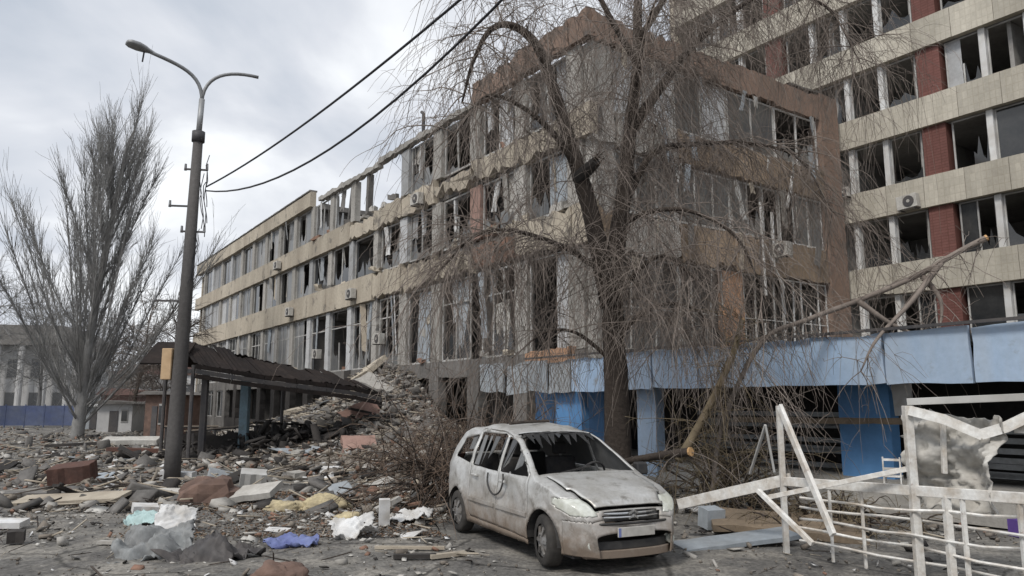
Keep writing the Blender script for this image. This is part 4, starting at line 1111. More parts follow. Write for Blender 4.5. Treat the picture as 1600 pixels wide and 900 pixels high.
            for k in range(6):
                a = 2 * math.pi * k / 6
                MB().bar((.07 * math.cos(a), sy * .108, .07 * math.sin(a)), (.175 * math.cos(a), sy * .092, .175 * math.sin(a)), .035, .02, up=(0, 1, 0)).build('spoke', 'rim', wh)
            # wheel well liner
            lin = MB(); n2 = 14
            for k in range(n2 + 1):
                a = math.pi * k / n2; 
                for y in (.52, .84): lin.v.append((sx + .385 * math.cos(a), sy * y, .28 + .385 * math.sin(a)))
            for k in range(n2): lin.f.append((2*k, 2*k+1, 2*k+3, 2*k+2))
            lin.build('wheel_arch_liner', 'plastic', B)
    # underbody, dashboard, seats, steering wheel
    MB().box(-1.95, 1.9, -.70, .70, .17, .24).build('underbody', 'plastic', B)
    MB().prism([(.70, .55), (1.22, .55), (1.20, 1.00), (.95, 1.03), (.72, .95)], -.70, .70).build('dashboard', 'plastic', B, bevel=.02)
    for x, rows in ((.05, (-.38, .38)), (-.85, (-.42, 0, .42))):
        for y in rows:
            w = .24 if x > 0 else .19
            st = MB().prism([(x - .25, .40), (x + .28, .42), (x + .27, .58), (x - .2, .55)], y - w, y + w).build('seat', 'seat', B, bevel=.03)
            MB().prism([(x - .28, .50), (x - .14, .52), (x - .30, 1.18), (x - .40, 1.16)], y - w, y + w).build('backrest', 'seat', st, bevel=.03)
            MB().prism([(x - .40, 1.20), (x - .31, 1.20), (x - .33, 1.38), (x - .41, 1.37)], y - .11, y + .11).build('headrest', 'seat', st, bevel=.02)
    sw = MB().tube([Vector((.62 + .08 * math.sin(a), .38 + .19 * math.cos(a), .98 + .17 * math.sin(a))) for a in [2 * math.pi * k / 20 for k in range(21)]], .016, 6, False).build('steering_wheel', 'plastic', B)
    MB().tube([(.62, .38, .98), (.82, .38, .90)], .035, 8).build('column', 'plastic', sw)
    MB().prism([(.2, 1.54), (-1.5, 1.52), (-1.5, 1.50), (.25, 1.49)], -.5, .5).build('headliner', 'seat', B)
    # black seal along the upper windscreen edge, torn and hanging
    P = []
    for k in range(13):
        y = -.55 + 1.1 * k / 12; P.append(Vector((.24 + .02 * math.sin(k), y, 1.535 - .05 * (y / .55) ** 2 - (.03 if k % 3 == 0 else 0))))
    MB().tube(P, .028, 6).build('windscreen_seal', 'plastic', B)
    rnd = random.Random(17)
    for k in range(9):                                    # shards left along the windscreen top and foot
        y = -.5 + k * .12; h = rnd.uniform(.06, .3)
        m = MB(); m.v = [(.26, y, 1.52), (.26, y + .11, 1.52), (.26 + h * .9, y + rnd.uniform(0, .1), 1.50 - h * .55)]; m.f = [(0, 1, 2)]
        o = m.build('glass_shard', 'glass', B); md = o.modifiers.new('t', 'SOLIDIFY'); md.thickness = .005
    # window remnants and torn film in the side openings
    for (x0, x1) in ((.12, .34), (.5, .72), (-.1, .0), (-.45, -.25), (-.86, -.7), (-1.25, -1.05), (-.62, -.52)):
        z1 = 1.47 if x0 < .3 else 1.3; z0 = 1.03 + rnd.uniform(0, .22)
        y = -.03
        m = MB(); m.v = [(x0, -hw(x0, z0) + .03, z0), (x1, -hw(x1, z0) + .03, z0 + rnd.uniform(-.1, .15)), (x1 - .02, -hw(x1, z1) + .03, z1), (x0 + .02, -hw(x0, z1) + .03, z1)]; m.f = [(0, 1, 2, 3)]
        o = m.build('glass_remnant', rnd.choice(('glass', 'glass', 'dusty_pane')), B); md = o.modifiers.new('t', 'SOLIDIFY'); md.thickness = .006
    for P in wins.values():
        m = MB(); m.v = [(x, hw(x, z) - .012, z) for x, z in P]; m.f = [tuple(range(len(P)))]
        o = m.build('added_side_pane', 'dusty_pane', B); md = o.modifiers.new('t', 'SOLIDIFY'); md.thickness = .005  # whole far-side panes, added to keep the cabin dark
    # door trim torn loose in a loop
    loop = [(.30, 1.0), (.34, .92), (.30, .80), (.20, .73), (.08, .71), (-.06, .76), (-.16, .86), (-.18, .98)]
    MB().tube([Vector((x, -hw(x, z) - .025, z)) for x, z in [(v.x, v.z) for v in spline([Vector((a, 0, b)) for a, b in loop], 4)]], .013, 6).build('door_trim', 'plastic', B)
    # handles, mirror, side rubbing strip
    for x in (.20, -.78): MB().box(x, x + .17, -hw(x, .9) - .03, -hw(x, .9) + .01, .885, .92).build('door_handle', 'carpaint', B, bevel=.008)
    MB().prism([(.84, .98), (1.0, .98), (.98, 1.14), (.86, 1.15)], .88, 1.06).build('wing_mirror', 'plastic', B, bevel=.02)
    for x0, x1 in ((.09, 1.0), (-.9, .03)):
        MB().bar((x0, -hw(x0, .56) - .004, .56), (x1, -hw(x1, .56) - .004, .56), .02, .05).build('rubbing_strip', 'carpaint', B)
    # grille bars with two stacked chevrons, number plate, lower lip
    MB().tube([Vector((top_x, y, .675)) for y, top_x in [(-.40, 2.03), (-.2, 2.085), (0, 2.10), (.2, 2.085), (.40, 2.03)]], .013, 6).build('grille_bar', 'chrome', B)
    MB().tube([Vector((top_x, y, .632)) for y, top_x in [(-.42, 2.05), (-.2, 2.105), (0, 2.12), (.2, 2.105), (.42, 2.05)]], .013, 6).build('grille_bar', 'chrome', B)
    for dz in (0, .055):
        m = MB(); m.bar((2.115, -.065, .615 + dz), (2.125, .003, .655 + dz), .02, .022).bar((2.115, .065, .615 + dz), (2.125, -.003, .655 + dz), .02, .022); m.build('chevron_emblem', 'chrome', B)
    pl = MB().box(2.165, 2.185, -.26, .26, .42, .53).build('number_plate', 'palestuff', B, bevel=.004)
    MB().box(2.186, 2.188, -.255, -.22, .425, .525).build('country_band', 'bluecloth', pl)
    MB().tube([Vector((2.03, -.62, .565)), Vector((2.12, -.45, .57)), Vector((2.175, 0, .572)), Vector((2.12, .45, .57)), Vector((2.03, .62, .565))], .016, 6).build('bumper_moulding', 'plastic', B)
    for y in (-.56, .56): MB().tube([(2.02, y, .34), (2.095, y, .34)], .055, 12).build('fog_lamp', 'lampglass', B)
    # closing valance under the air intake
    def strip(name, material, z0, z1, xo, dep):
        m = MB(); ys = [-.60, -.5, -.35, -.18, 0, .18, .35, .5, .60]; xf = [2.03, 2.105, 2.145, 2.165, 2.17, 2.165, 2.145, 2.105, 2.03]
        for y, x in zip(ys, xf): m.v += [(x + xo - dep, y, z0), (x + xo, y, z0), (x + xo, y, z1), (x + xo - dep, y, z1)]
        for k in range(len(ys) - 1):
            for q in range(4): m.f.append((4*k+q, 4*k+(q+1) % 4, 4*k+4+(q+1) % 4, 4*k+4+q))
        m.f.append((0, 1, 2, 3)); e = 4 * (len(ys) - 1); m.f.append((e, e+1, e+2, e+3))
        m.build(name, material, B, bevel=.006)
    strip('front_valance', 'carpaint', .185, .275, .0, .10)
    strip('intake_mesh', 'plastic', .277, .37, -.035, .06)
    # wiper
    MB().bar((1.12, -.45, 1.06), (1.02, .1, 1.13), .02).build('wiper', 'plastic', B)
    # branches and rag lying on the roof
    r_ = MB().tube([(-.2, -.5, 1.66), (-.35, -.2, 1.67), (-.5, .3, 1.68)], .025, 6).build('fallen_stick', 'bark'); r_.matrix_world = Matrix.Identity(4)
    r_.location = B.location; r_.rotation_euler = B.rotation_euler
    tag(r_, 'dark stick lying on the roof of the silver car', 'stick')
    return B
car()

# ------------------------------------------------------------------ white terrace railing and wrecked frame at the right
FO = pt(1230, 750, 10.2); FO.z = 0
def fpt(px, py, off=0.0):
    """point on the railing's line: parallel to the shop front, off metres behind it"""
    o = FO - OUT * off; u = (px - 800) / FPX; v = (450 - py) / FPX
    f = _c - v * _s; a = u / f; b = (_s + v * _c) / f
    t = (a * o.y - o.x) / (D1.x - a * D1.y); Y = o.y + t * D1.y
    return Vector((a * Y, Y, CAM_H + b * Y))
def railing():
    B = thing('terrace_railing', 'white metal terrace railing with tall posts at right', 'railing', FO)
    def L_(v): return v - FO
    pr = ((1217, .07), (1417, .09))
    for px, w in pr:
        a = fpt(px, 634); b = Vector((a.x, a.y, 0)); MB().bar(L_(b), L_(a), w).build('post', 'whitepaint', B, bevel=.006)
    def rail(a, b, w, h): MB().bar(L_(a), L_(b), w, h).build('rail', 'whitepaint', B, bevel=.005)
    rail(fpt(1226, 752), fpt(1660, 783), .06, .115)
    for y0, y1 in ((778, 818), (793, 845), (809, 872), (825, 898), (842, 925)):
        a = fpt(1250, y0); b = fpt(1660, y1)
        pth = [L_(a.lerp(b, k / 8)) + OUT * (RND.uniform(-.03, .03) + .10 * math.sin(k * .8 + y0)) * (0 < k < 8) + Vector((0, 0, RND.uniform(-.018, .018))) for k in range(9)]
        MB().tube(pth, .017, 6).build('rail', 'whitepaint', B)
    for px, w in ((1345, .03), (1478, .07), (1503, .04), (1592, .04), (1295, .03)):
        a = fpt(px, 757 + (px - 1226) * .071); b = Vector((a.x, a.y, 0)); MB().bar(L_(b), L_(a), w).build('baluster', 'whitepaint', B)
    return B
railing()

def loose_bar(name, a, b, w, h, material, label, cat, group=None):
    o = MB().bar(a, b, w, h).build(name, material, bevel=.004)
    return tag(o, label, cat, group)
g = 'fallen white frame members by the railing'
loose_bar('white_plank', fpt(1060, 788, -.25), fpt(1236, 748, .1), .05, .15, 'whitepaint', 'wide white plank leaning from the car nose to the first railing post', 'plank', g)
loose_bar('white_strut', fpt(1218, 634, -.08), fpt(1302, 836, -.5), .05, .09, 'whitepaint', 'white strut slanting down right from the top of the first post', 'strut', g)
loose_bar('white_pole', fpt(1196, 778, -.35), fpt(1416, 733, -.12), .05, .06, 'whitepaint', 'slim white pole lying across the two tall railing posts', 'pole', g)
loose_bar('white_strut', fpt(1184, 766, -.5), fpt(1270, 850, -.6), .05, .06, 'whitepaint', 'short white strut propped below the wide white plank', 'strut', g)
loose_bar('bent_rod', fpt(1196, 664, .6), fpt(1172, 740, .9), .035, .035, 'frame', 'thin grey rod leaning left behind the first post', 'rod', g)
loose_bar('bent_rod', fpt(1196, 664, .6), fpt(1210, 738, .8), .03, .03, 'frame', 'thin grey rod leaning right behind the first post', 'rod', g)
P = [fpt(1420, 641, -.05), fpt(1475, 655, .1), fpt(1532, 679, .25), fpt(1570, 668, .35), fpt(1650, 630, .6)]
m = MB()
for a, b in zip(P, P[1:]): m.bar(a, b + (b - a).normalized() * .02, .07, .11)
tag(m.build('buckled_beam', 'whitepaint'), 'white roof beam buckled into a shallow V beside the second post', 'beam')
loose_bar('grey_tube', fpt(1418, 628, .1), fpt(1660, 618, .5), .08, .08, 'frame', 'grey horizontal tube above the buckled white beam', 'tube')
loose_bar('thin_white_upright', fpt(1473, 656, .3), fpt(1476, 740, .3), .05, .05, 'whitepaint', 'thin white upright under the buckled beam', 'upright')
loose_bar('white_fascia_board', fpt(1585, 665, .5), fpt(1680, 668, .5), .05, .16, 'whitepaint', 'white board end at the right edge below the grey tube', 'board')

def crumple(name, w, h, material, loc, rot, label, cat, amp=.12, n=26, seed=0, curl=0.0, thick=.01, group=None, sharp=2.2, smooth=True):
    """dented sheet with folds"""
    m = MB(); rnd = random.Random(seed); off = Vector((seed * 3.7, seed * 1.3, seed * .7))
    for j in range(n + 1):
        for i in range(n + 1):
            x = (i / n - .5); y = (j / n - .5)
            ex = 1 + .18 * mnoise.noise(Vector((x * 3, y * 3, 0)) + off)
            q = Vector((x * sharp, y * sharp, 3)) + off
            z = amp * (mnoise.noise(q) * 1.1 + .55 * (.5 - abs(mnoise.noise(q * 2.3))) + .35 * (.4 - abs(mnoise.noise(q * 4.7))) + .15 * mnoise.noise(q * 9.1))
            ed = max(abs(x), abs(y))
            if ed > .42: ex *= 1 + .12 * mnoise.noise(Vector((x * 14, y * 14, 1)) + off)
            X = x * w * ex
            if curl:
                a = x * curl; rr = w / curl; X = math.sin(a) * rr; z += (math.cos(a) - 1) * -rr
            m.v.append((X, y * h * ex, z))
    for j in range(n):
        for i in range(n):
            a = j * (n + 1) + i; m.f.append((a, a + 1, a + n + 2, a + n + 1))
    o = m.build(name, material, loc=loc, rot=rot, smooth=smooth)
    md = o.modifiers.new('thick', 'SOLIDIFY'); md.thickness = thick
    return tag(o, label, cat, group)

c = fpt(1500, 722, .45)
crumple('crumpled_awning', 1.15, 1.05, 'palestuff', c, (R(84), R(4), THETA + math.pi), 'crumpled off white awning sheet hung behind the second post', 'sheet', .34, 34, 21, 1.6, .012, sharp=3.0)
m = MB(); a = fpt(1390, 668, 3.4)
ch = thing('broken_chair', 'small white chair frame on the shop platform beside the blue pillar', 'chair', (a.x, a.y, .5), (0, 0, THETA + .4)); ch.scale = (.62, .62, .62)
for x, y, h in ((-.2, -.2, .45), (.2, -.2, .45), (-.2, .2, .95), (.2, .2, .95)): MB().bar((x, y, 0), (x, y, h), .035).build('leg', 'whitepaint', ch)
MB().box(-.22, .22, -.22, .22, .43, .47).build('seat', 'whitepaint', ch, bevel=.008)
for z in (.65, .88): MB().bar((-.2, .2, z), (.2, .2, z), .03, .06).build('back_slat', 'whitepaint', ch)

# ------------------------------------------------------------------ air conditioners
def ac_unit(loc, s, label, rotx=0):
    B = thing('air_conditioner', label, 'air conditioner', loc, (rotx, R(RND.uniform(-4, 4)), THETA), 'air conditioner boxes hung on the facades')
    MB().box(-.42*s, .42*s, .06, .40*s, 0, .58*s).build('casing', 'palestuff', B, bevel=.015)
    m = MB().tube([(-.1*s, .402*s, .29*s), (-.1*s, .43*s, .29*s)], .23*s, 16); f = m.build('fan_guard', 'darkmetal', B)
    MB().tube([(-.1*s, .431*s, .29*s), (-.1*s, .445*s, .29*s)], .07*s, 10).build('hub', 'palestuff', f)
    for x in (-.3, .3): MB().bar((x*s, -.05, -.02), (x*s, .42*s, -.02), .04).build('bracket', 'darkmetal', B)
def tall_pt(x, y, z): return Vector((15.18, 33.1, 0)) + D1 * x + OUT * y + Vector((0, 0, z))
ac_unit(tall_pt(-3.05, .22, 9.95), 1.0, 'pale air conditioner on the cream band beside the dark red pier')
ac_unit(tall_pt(-.15, .22, 11.1), .75, 'pale air conditioner on the tall block next to the brown end column')
for x, z, l in ((19.9, 7.6, 'air conditioner on the lower beige band left of the roof gap'), (12.2, 11.2, 'air conditioner under the top floor right of the roof gap'), (30.3, 7.65, 'air conditioner on the lower beige band half way along the facade'),
                (33.4, 11.25, 'air conditioner on the upper beige band half way along the facade'), (25.2, 4.6, 'air conditioner low on the facade above the canopy'), (16.4, 4.9, 'air conditioner low on the facade above the rubble heap')):
    ac_unit(site(x, .12 if z > 7 else -.02, z), .95, l)
ac_unit(site(-.55, -9.6, 7.7), 1.0, 'dark damaged air conditioner hanging on the brown end wall')

# ------------------------------------------------------------------ rubble
def chunk_verts(n, sz, flat=.6, asp=None, jit=.3, tl=.35):
    base = np.array([(-1,-1,-1),(1,-1,-1),(1,1,-1),(-1,1,-1),(-1,-1,1),(1,-1,1),(1,1,1),(-1,1,1)], float)
    sc = NP.uniform(.25, 1.5, (n, 1, 3)) if asp is None else NP.uniform(.7, 1.3, (n, 1, 3)) * np.array(asp)
    v = base[None] * NP.uniform(1 - jit, 1.0, (n, 8, 3)) * sz[:, None, None] * sc * np.array([1, 1, flat])
    a = NP.uniform(0, 2*math.pi, n); t = NP.normal(0, tl, n); b = NP.normal(0, tl * .8, n)
    ca, sa, ct, st_, cb, sb = np.cos(a), np.sin(a), np.cos(t), np.sin(t), np.cos(b), np.sin(b)
    x, y, z = v[..., 0], v[..., 1], v[..., 2]
    y2 = y * ct[:, None] - z * st_[:, None]; z2 = y * st_[:, None] + z * ct[:, None]
    x3 = x * cb[:, None] + z2 * sb[:, None]; z3 = -x * sb[:, None] + z2 * cb[:, None]
    return np.stack([x3 * ca[:, None] - y2 * sa[:, None], x3 * sa[:, None] + y2 * ca[:, None], z3], -1)
QB = np.array([(0,3,2,1),(4,5,6,7),(0,1,5,4),(1,2,6,5),(2,3,7,6),(3,0,4,7)])
def debris_density(X, Y):
    """share of the ground covered: thick between canopy and facade, thin on the near asphalt"""
    n = mnoise.noise(Vector((X * .28, Y * .28, 2))) * .5 + .5
    k = min(1, max(0.10, (Y - 9.5) / 9.0))
    if Y > 40: k *= max(.25, 1 - (Y - 40) / 40)
    if X > 2.2 and Y < 16: k *= .8
    return k * (.15 + 1.1 * n * n)
def scatter(n, smin, smax, power, xr, yr, heap=0):
    P = []; S = []
    while len(P) < n:
        if heap and RND.random() < heap:
            t = RND.gauss(14.5, 5.0); d = abs(RND.gauss(0, 3.2)) - .3
            q = site(t, d); X, Y = q.x, q.y
        else:
            Y = yr[0] + (yr[1] - yr[0]) * RND.random() ** 1.6; X = RND.uniform(-.78 * Y - 2, .78 * Y + 1) if xr is None else RND.uniform(*xr)
            if RND.random() > debris_density(X, Y): continue
        qv = Vector((X, Y, 0)) - CORNER; t = qv.dot(D1); d = qv.dot(OUT)
        if d < 0.1 and t > 0 : continue
        if t <= 1 and d < 3.2: continue
        s = smin + (smax - smin) * RND.random() ** power
        if Y < 14: s *= .6
        cp = Vector((X - .5, Y - 11, 0))
        if cp.length < 2.4 and abs(cp.dot(Vector((.9, .44, 0)))) < 1.05: continue
        P.append((X, Y, heap_h(X, Y) + s * .15)); S.append(s)
    return np.array(P), np.array(S)
def rubble(name, n, smin, smax, power, material, label, cat, flat=.6, yr=(7, 62), heap=.3, xr=None, asp=None, jit=.3, tl=.35):
    P, S = scatter(n, smin, smax, power, xr, yr, heap)
    v = chunk_verts(n, S, flat, asp, jit, tl) + P[:, None, :]
    f = (np.arange(n)[:, None, None] * 8 + QB[None]).reshape(-1, 4)
    tag(link(name, np_mesh(name, v, f), material), label, cat, kind='stuff')
rubble('concrete_rubble', 9500, .015, .16, 5, 'concrete', 'loose grey concrete rubble spread over the yard', 'rubble', .45, jit=.18, tl=.45)
rubble('dust_rubble', 18000, .012, .16, 7, 'dust', 'dusty brown grey crumbs of masonry over the yard', 'rubble', .5, jit=.2, tl=.5)
rubble('brick_rubble', 2600, .05, .13, 2, 'brickrubble', 'scattered reddish brick pieces over the yard', 'rubble', 1, asp=(1, .5, .3), jit=.12, tl=.5)
rubble('dark_rubble', 5000, .02, .26, 5, 'soot_shade', 'scattered dark charred scraps over the yard', 'rubble', .3)
rubble('pale_scraps', 5200, .03, .20, 4, 'palestuff', 'scattered pale plaster and paper scraps over the yard', 'scraps', 1, asp=(1, .7, .05), jit=.35, tl=.3)
rubble('slab_rubble', 1500, .10, .42, 3, 'darkconcrete', 'scattered flat pieces of wall and roof over the yard', 'rubble', 1, asp=(1, .65, .12), jit=.25, tl=.6, yr=(14, 55), heap=.45)
rubble('splinters', 5200, .12, .60, 3, 'palewood', 'scattered splintered laths and sticks over the yard', 'splinters', 1, asp=(1, .05, .03), jit=.3, tl=.25, yr=(10, 50), heap=.35)
rubble('dark_splinters', 4200, .12, .70, 3, 'bark', 'scattered dark broken twigs and laths over the yard', 'splinters', 1, asp=(1, .03, .025), jit=.3, tl=.25, yr=(8, 50), heap=.3)
rubble('gravel', 9000, .006, .03, 2, 'dust', 'fine grit on the near asphalt', 'grit', .7, (6.5, 16), 0, (-9, 9))
rubble('paper_scraps', 1500, .04, .16, 2, 'whitestuff', 'torn white paper and foil scraps over the yard', 'paper', 1, (9, 40), .15, None, asp=(1, .7, .03), jit=.45, tl=.35)
rubble('near_scraps', 1400, .02, .10, 2.5, 'palestuff', 'small pale scraps on the near asphalt', 'scraps', 1, (7, 15), 0, (-9, 1.5), asp=(1, .6, .08), jit=.4, tl=.25)
rubble('near_dark_scraps', 900, .02, .12, 2.5, 'soot_shade', 'small dark scraps on the near asphalt', 'scraps', 1, (7, 15), 0, (-9, 8), asp=(1, .5, .12), jit=.4, tl=.25)
rubble('leaf_litter', 6000, .02, .05, 1, 'leaves', 'brown leaf litter between the sack and the car', 'litter', 1, (11.5, 17), 0, (-6, .4), asp=(1, .7, .04), jit=.5, tl=.4)
def heap_mesh():
    V = []; nx, ny = 90, 46
    for j in range(ny):
        for i in range(nx):
            t = 2 + 34 * i / (nx - 1); d = -.1 + 9 * j / (ny - 1); q = site(t, d)
            h = heap_h(q.x, q.y); k = min(1, h / .5)
            h += k * (.35 * mnoise.noise(Vector((q.x * .9, q.y * .9, 1))) + .2 * mnoise.noise(Vector((q.x * 2.6, q.y * 2.6, 4)))) - .06
            V.append((q.x, q.y, h - .03))
    i = np.arange(nx * ny).reshape(ny, nx)
    Q = np.stack([i[:-1, :-1], i[:-1, 1:], i[1:, 1:], i[1:, :-1]], -1).reshape(-1, 4)
    tag(link('rubble_heap', np_mesh('rubble_heap', V, Q), 'dust', smooth=False), 'heap of collapsed masonry dust at the foot of the long facade', 'rubble', kind='stuff')
heap_mesh()

# countable larger pieces: shared shapes, each an object of its own
def chunk_mesh(name, seed, flat):
    rnd = random.Random(seed); m = MB()
    m.quadbox([Vector((x * rnd.uniform(.78, 1), y * rnd.uniform(.75, 1), z * flat * rnd.uniform(.7, 1.1))) for x, y, z in ((-1,-1,-1),(1,-1,-1),(1,1,-1),(-1,1,-1),(-1,-1,1),(1,-1,1),(1,1,1),(-1,1,1))])
    return m.mesh(name)
LANDMARKS = [('the lamp post foot', gp(268, 752)), ('the brown sack', gp(330, 782)), ('the rust brown block', gp(112, 757)), ('the poplar trunk', gp(120, 684)), ('the blue canopy post', Vector((-10.2, 28.3, 0))),
             ('the rubble heap', site(14.5, 1.5)), ('the car tail', Vector((-.4, 13.0, 0))), ('the yellow insulation', gp(505, 795)), ('the white cloth', gp(552, 838)), ('the large grey metal sheet', gp(240, 866)),
             ('the pinkish slab before the heap', gp(560, 718)), ('the first white railing post', FO), ('the rust red beam', gp(210, 710)), ('the big tree trunk', Vector((2.1, 14.6, 0))), ('the beige slab standing under the canopy', site(21, 2.6)), ('the tilted grey slab right of the heap', site(13.2, 1.6)), ('the grey slab low left of the heap', site(18.2, 1.8)), ('the pinkish slab in front of the heap', site(12, 3)), ('the brushwood before the heap', Vector((-2.8, 20.5, 0))), ('the brushwood by the blue pillars', Vector((-.3, 20, 0))), ('the charred stall right of the blue post', Vector((-9.6, 31, 0)))]
ORD = ['nearest', 'second nearest', 'third nearest', 'fourth nearest', 'fifth nearest', 'sixth nearest', 'seventh nearest', 'eighth nearest', 'ninth nearest', 'tenth nearest', 'eleventh nearest', 'twelfth nearest', 'thirteenth nearest', 'fourteenth nearest', 'fifteenth nearest', 'sixteenth nearest', 'seventeenth nearest', 'eighteenth nearest', 'nineteenth nearest', 'twentieth nearest']
def pieces(name, n, variants, material, smin, smax, asp, label, cat, group, yr, tilt=.25, heap=.22):
    ms = [chunk_mesh(name, 100 + k + len(name) * 7, asp[2]) for k in range(variants)]
    for me in ms: me.materials.append(MATS[material])
    P, S = scatter(n, smin, smax, 1.8, None, yr, heap)
    near = {}
    for k in range(n):
        o = bpy.data.objects.new(name, ms[k % variants]); COL.objects.link(o)
        o.location = (P[k][0], P[k][1], heap_h(P[k][0], P[k][1]) + S[k] * asp[2] * .6)
        o.scale = (S[k] * asp[0], S[k] * asp[1], S[k])
        o.rotation_euler = (RND.gauss(0, tilt), RND.gauss(0, tilt), RND.uniform(0, 6.28))
        tag(o, None, cat, group)
        d, lm = min(((Vector((P[k][0], P[k][1], 0)) - Vector((v.x, v.y, 0))).length, l) for l, v in LANDMARKS)
        near.setdefault(lm, []).append((d, k, o))
    for lm, L_ in near.items():
        for i, (d, k, o) in enumerate(sorted(L_, key=lambda q: q[0])):
            o['label'] = '%s lying %s to %s' % (label, ORD[min(i, 19)], lm)
pieces('concrete_chunk', 60, 7, 'concrete', .12, .28, (1, .8, .35), 'grey concrete chunk', 'concrete chunk', 'concrete chunks in the rubble', (17, 40))
pieces('splintered_board', 60, 5, 'palewood', .4, 1.0, (1, .10, .03), 'pale splintered board', 'board', 'splintered boards in the rubble', (14, 40), .15)
pieces('dark_board', 60, 5, 'soot_shade', .4, 1.2, (1, .16, .04), 'dark charred board', 'board', 'charred boards in the rubble', (14, 40), .18)
pieces('white_panel_scrap', 60, 6, 'whitestuff', .12, .40, (1, .7, .04), 'white panel scrap', 'panel scrap', 'white panel scraps in the rubble', (11.5, 40), .25)
pieces('metal_scrap', 45, 5, 'grey_sheet', .25, .7, (1, .6, .03), 'grey sheet metal scrap', 'metal scrap', 'sheet metal scraps in the rubble', (13, 38), .35)
pieces('brick_fragment', 40, 5, 'brickrubble', .10, .2, (1, .55, .5), 'broken red brick', 'brick', 'broken bricks in the rubble', (13, 34), .4)

def slab(px, py, w, d, h, material, label, cat, rotz=0, tilt=(0, 0), name=None, z=0, bev=.02):
    p = gp(px, py); m = MB(); rnd = random.Random(int(px * 7 + py))
    out = jag_outline(w, d, .04 * min(w, d), .04 * min(w, d), .05 * min(w, d), .04 * min(w, d), step=max(.12, w / 7), rnd=rnd)
    mm = MB().prism([(x - w/2, y - d/2) for x, y in out], -h / 2, h / 2)
    o = mm.build(name or 'broken_slab', material, loc=(p.x, p.y, max(.02, h / 2 + abs(math.sin(tilt[0])) * d / 2 + z)), rot=(R(90) + tilt[0], 0, 0))
    o.rotation_mode = 'XYZ'
    o.matrix_world = Matrix.Translation(o.location) @ Matrix.Rotation(rotz, 4, 'Z') @ Matrix.Rotation(tilt[1], 4, 'Y') @ Matrix.Rotation(R(90) + tilt[0], 4, 'X')
    return tag(o, label, cat)
def lump(px, py, w, d, h, material, label, cat, name, seed=0, rotz=0):
    p = gp(px, py); m = MB(); n, r = (13, 5) if name == 'brown_sack' else (40, 16)
    for j in range(r + 1):
        for i in range(n):
            a = 2 * math.pi * i / n; t = (math.pi / 2) * j / r
            v = Vector((math.cos(a) * math.cos(t), math.sin(a) * math.cos(t), math.sin(t) ** .8)); k = 1 + .34 * mnoise.noise(v * 1.6 + Vector((seed, seed, 0))) + .22 * (.35 - abs(mnoise.noise(v * 3.3 + Vector((seed, 0, 0))))) + .10 * mnoise.noise(v * 8 + Vector((0, seed, 0)))
            m.v.append((v.x * w / 2 * k, v.y * d / 2 * k, v.z * h * k - .03))
    for j in range(r):
        for i in range(n): m.f.append((j*n+i, j*n+(i+1) % n, (j+1)*n+(i+1) % n, (j+1)*n+i))
    return tag(m.build(name, material, smooth=name != 'brown_sack', loc=p, rot=(0, 0, rotz)), label, cat)
def sheet(px, py, w, h, material, label, cat, name, rotz=0, tilt=(0, 0), amp=.1, seed=0, z=.05, curl=0, n=26, sharp=2.4):
    p = gp(px, py); p.z = z
    return crumple(name, w, h, material, p, (tilt[0], tilt[1], rotz), label, cat, amp, n, seed, curl, .012, sharp=sharp, smooth=True)

slab(112, 757, .95, .75, .42, 'rustbrown', 'dark rust brown box shaped block lying at left', 'block', R(12), (R(8), R(-6)), 'brown_block')
lump(330, 782, 1.25, .95, .52, 'sackbrown', 'brown bulging sack right of the lamp post foot', 'sack', 'brown_sack', 3, R(15))
slab(110, 786, 2.2, .6, .07, 'palewood', 'long pale board lying below the rust brown block', 'board', R(-4), (R(10), R(-3)), 'pale_board')
sheet(274, 832, .58, .5, 'whitestuff', 'bright white foam sheet standing among the near debris', 'foam sheet', 'foam_sheet', R(20), (R(48), R(8)), .08, 4, .2)
sheet(228, 818, .6, .35, 'tealsheet', 'pale turquoise crumpled sheet left of the white foam', 'sheet', 'turquoise_sheet', R(-10), (R(12), 0), .12, 5, .06)
slab(226, 803, .42, .3, .14, 'whitestuff', 'small white block behind the turquoise sheet', 'block', R(30), (R(8), R(5)), 'white_block')
sheet(240, 866, .95, .8, 'shutter', 'large grey crumpled metal sheet in the left foreground', 'metal sheet', 'metal_sheet', R(15), (R(22), R(-6)), .20, 6, .10, 0, 30, 3.6)
sheet(330, 872, .9, .8, 'darkmetal', 'dark folded metal sheet right of the large grey one', 'metal sheet', 'metal_sheet', R(-25), (R(10), R(6)), .24, 8, .05, 0, 30, 3.2)
lump(436, 905, .62, .5, .2, 'sackbrown', 'reddish brown lump cut by the bottom edge', 'lump', 'brown_lump', 5)
sheet(455, 851, .70, .38, 'bluecloth', 'blue cloth lying in the near middle foreground', 'cloth', 'blue_cloth', R(8), (R(5), 0), .13, 7, .04)
sheet(552, 838, .62, .42, 'whitestuff', 'white cloth lying right of the blue cloth', 'cloth', 'white_cloth', R(18), (R(16), R(-10)), .15, 9, .09)
slab(600, 822, .18, .1, .42, 'whitestuff', 'upright white fragment right of the white cloth', 'fragment', R(8), (R(10), 0), 'white_fragment')
slab(606, 800, .5, .14, .08, 'palestuff', 'tilted pale stick of plaster near the car rear', 'fragment', R(28), (0, R(-22)), 'plaster_stick', .1)
sheet(640, 815, .7, .5, 'whitestuff', 'white torn plastic sheet behind the car rear wheel', 'plastic sheet', 'plastic_sheet', R(-15), (R(14), 0), .16, 12, .08)
lump(505, 795, 1.0, .6, .26, 'yellowfoam', 'larger yellow lump of insulation in the middle', 'insulation', 'yellow_insulation', 8)
lump(447, 796, .75, .5, .2, 'yellowfoam', 'smaller pale yellow lump of insulation left of the larger', 'insulation', 'yellow_insulation', 9)
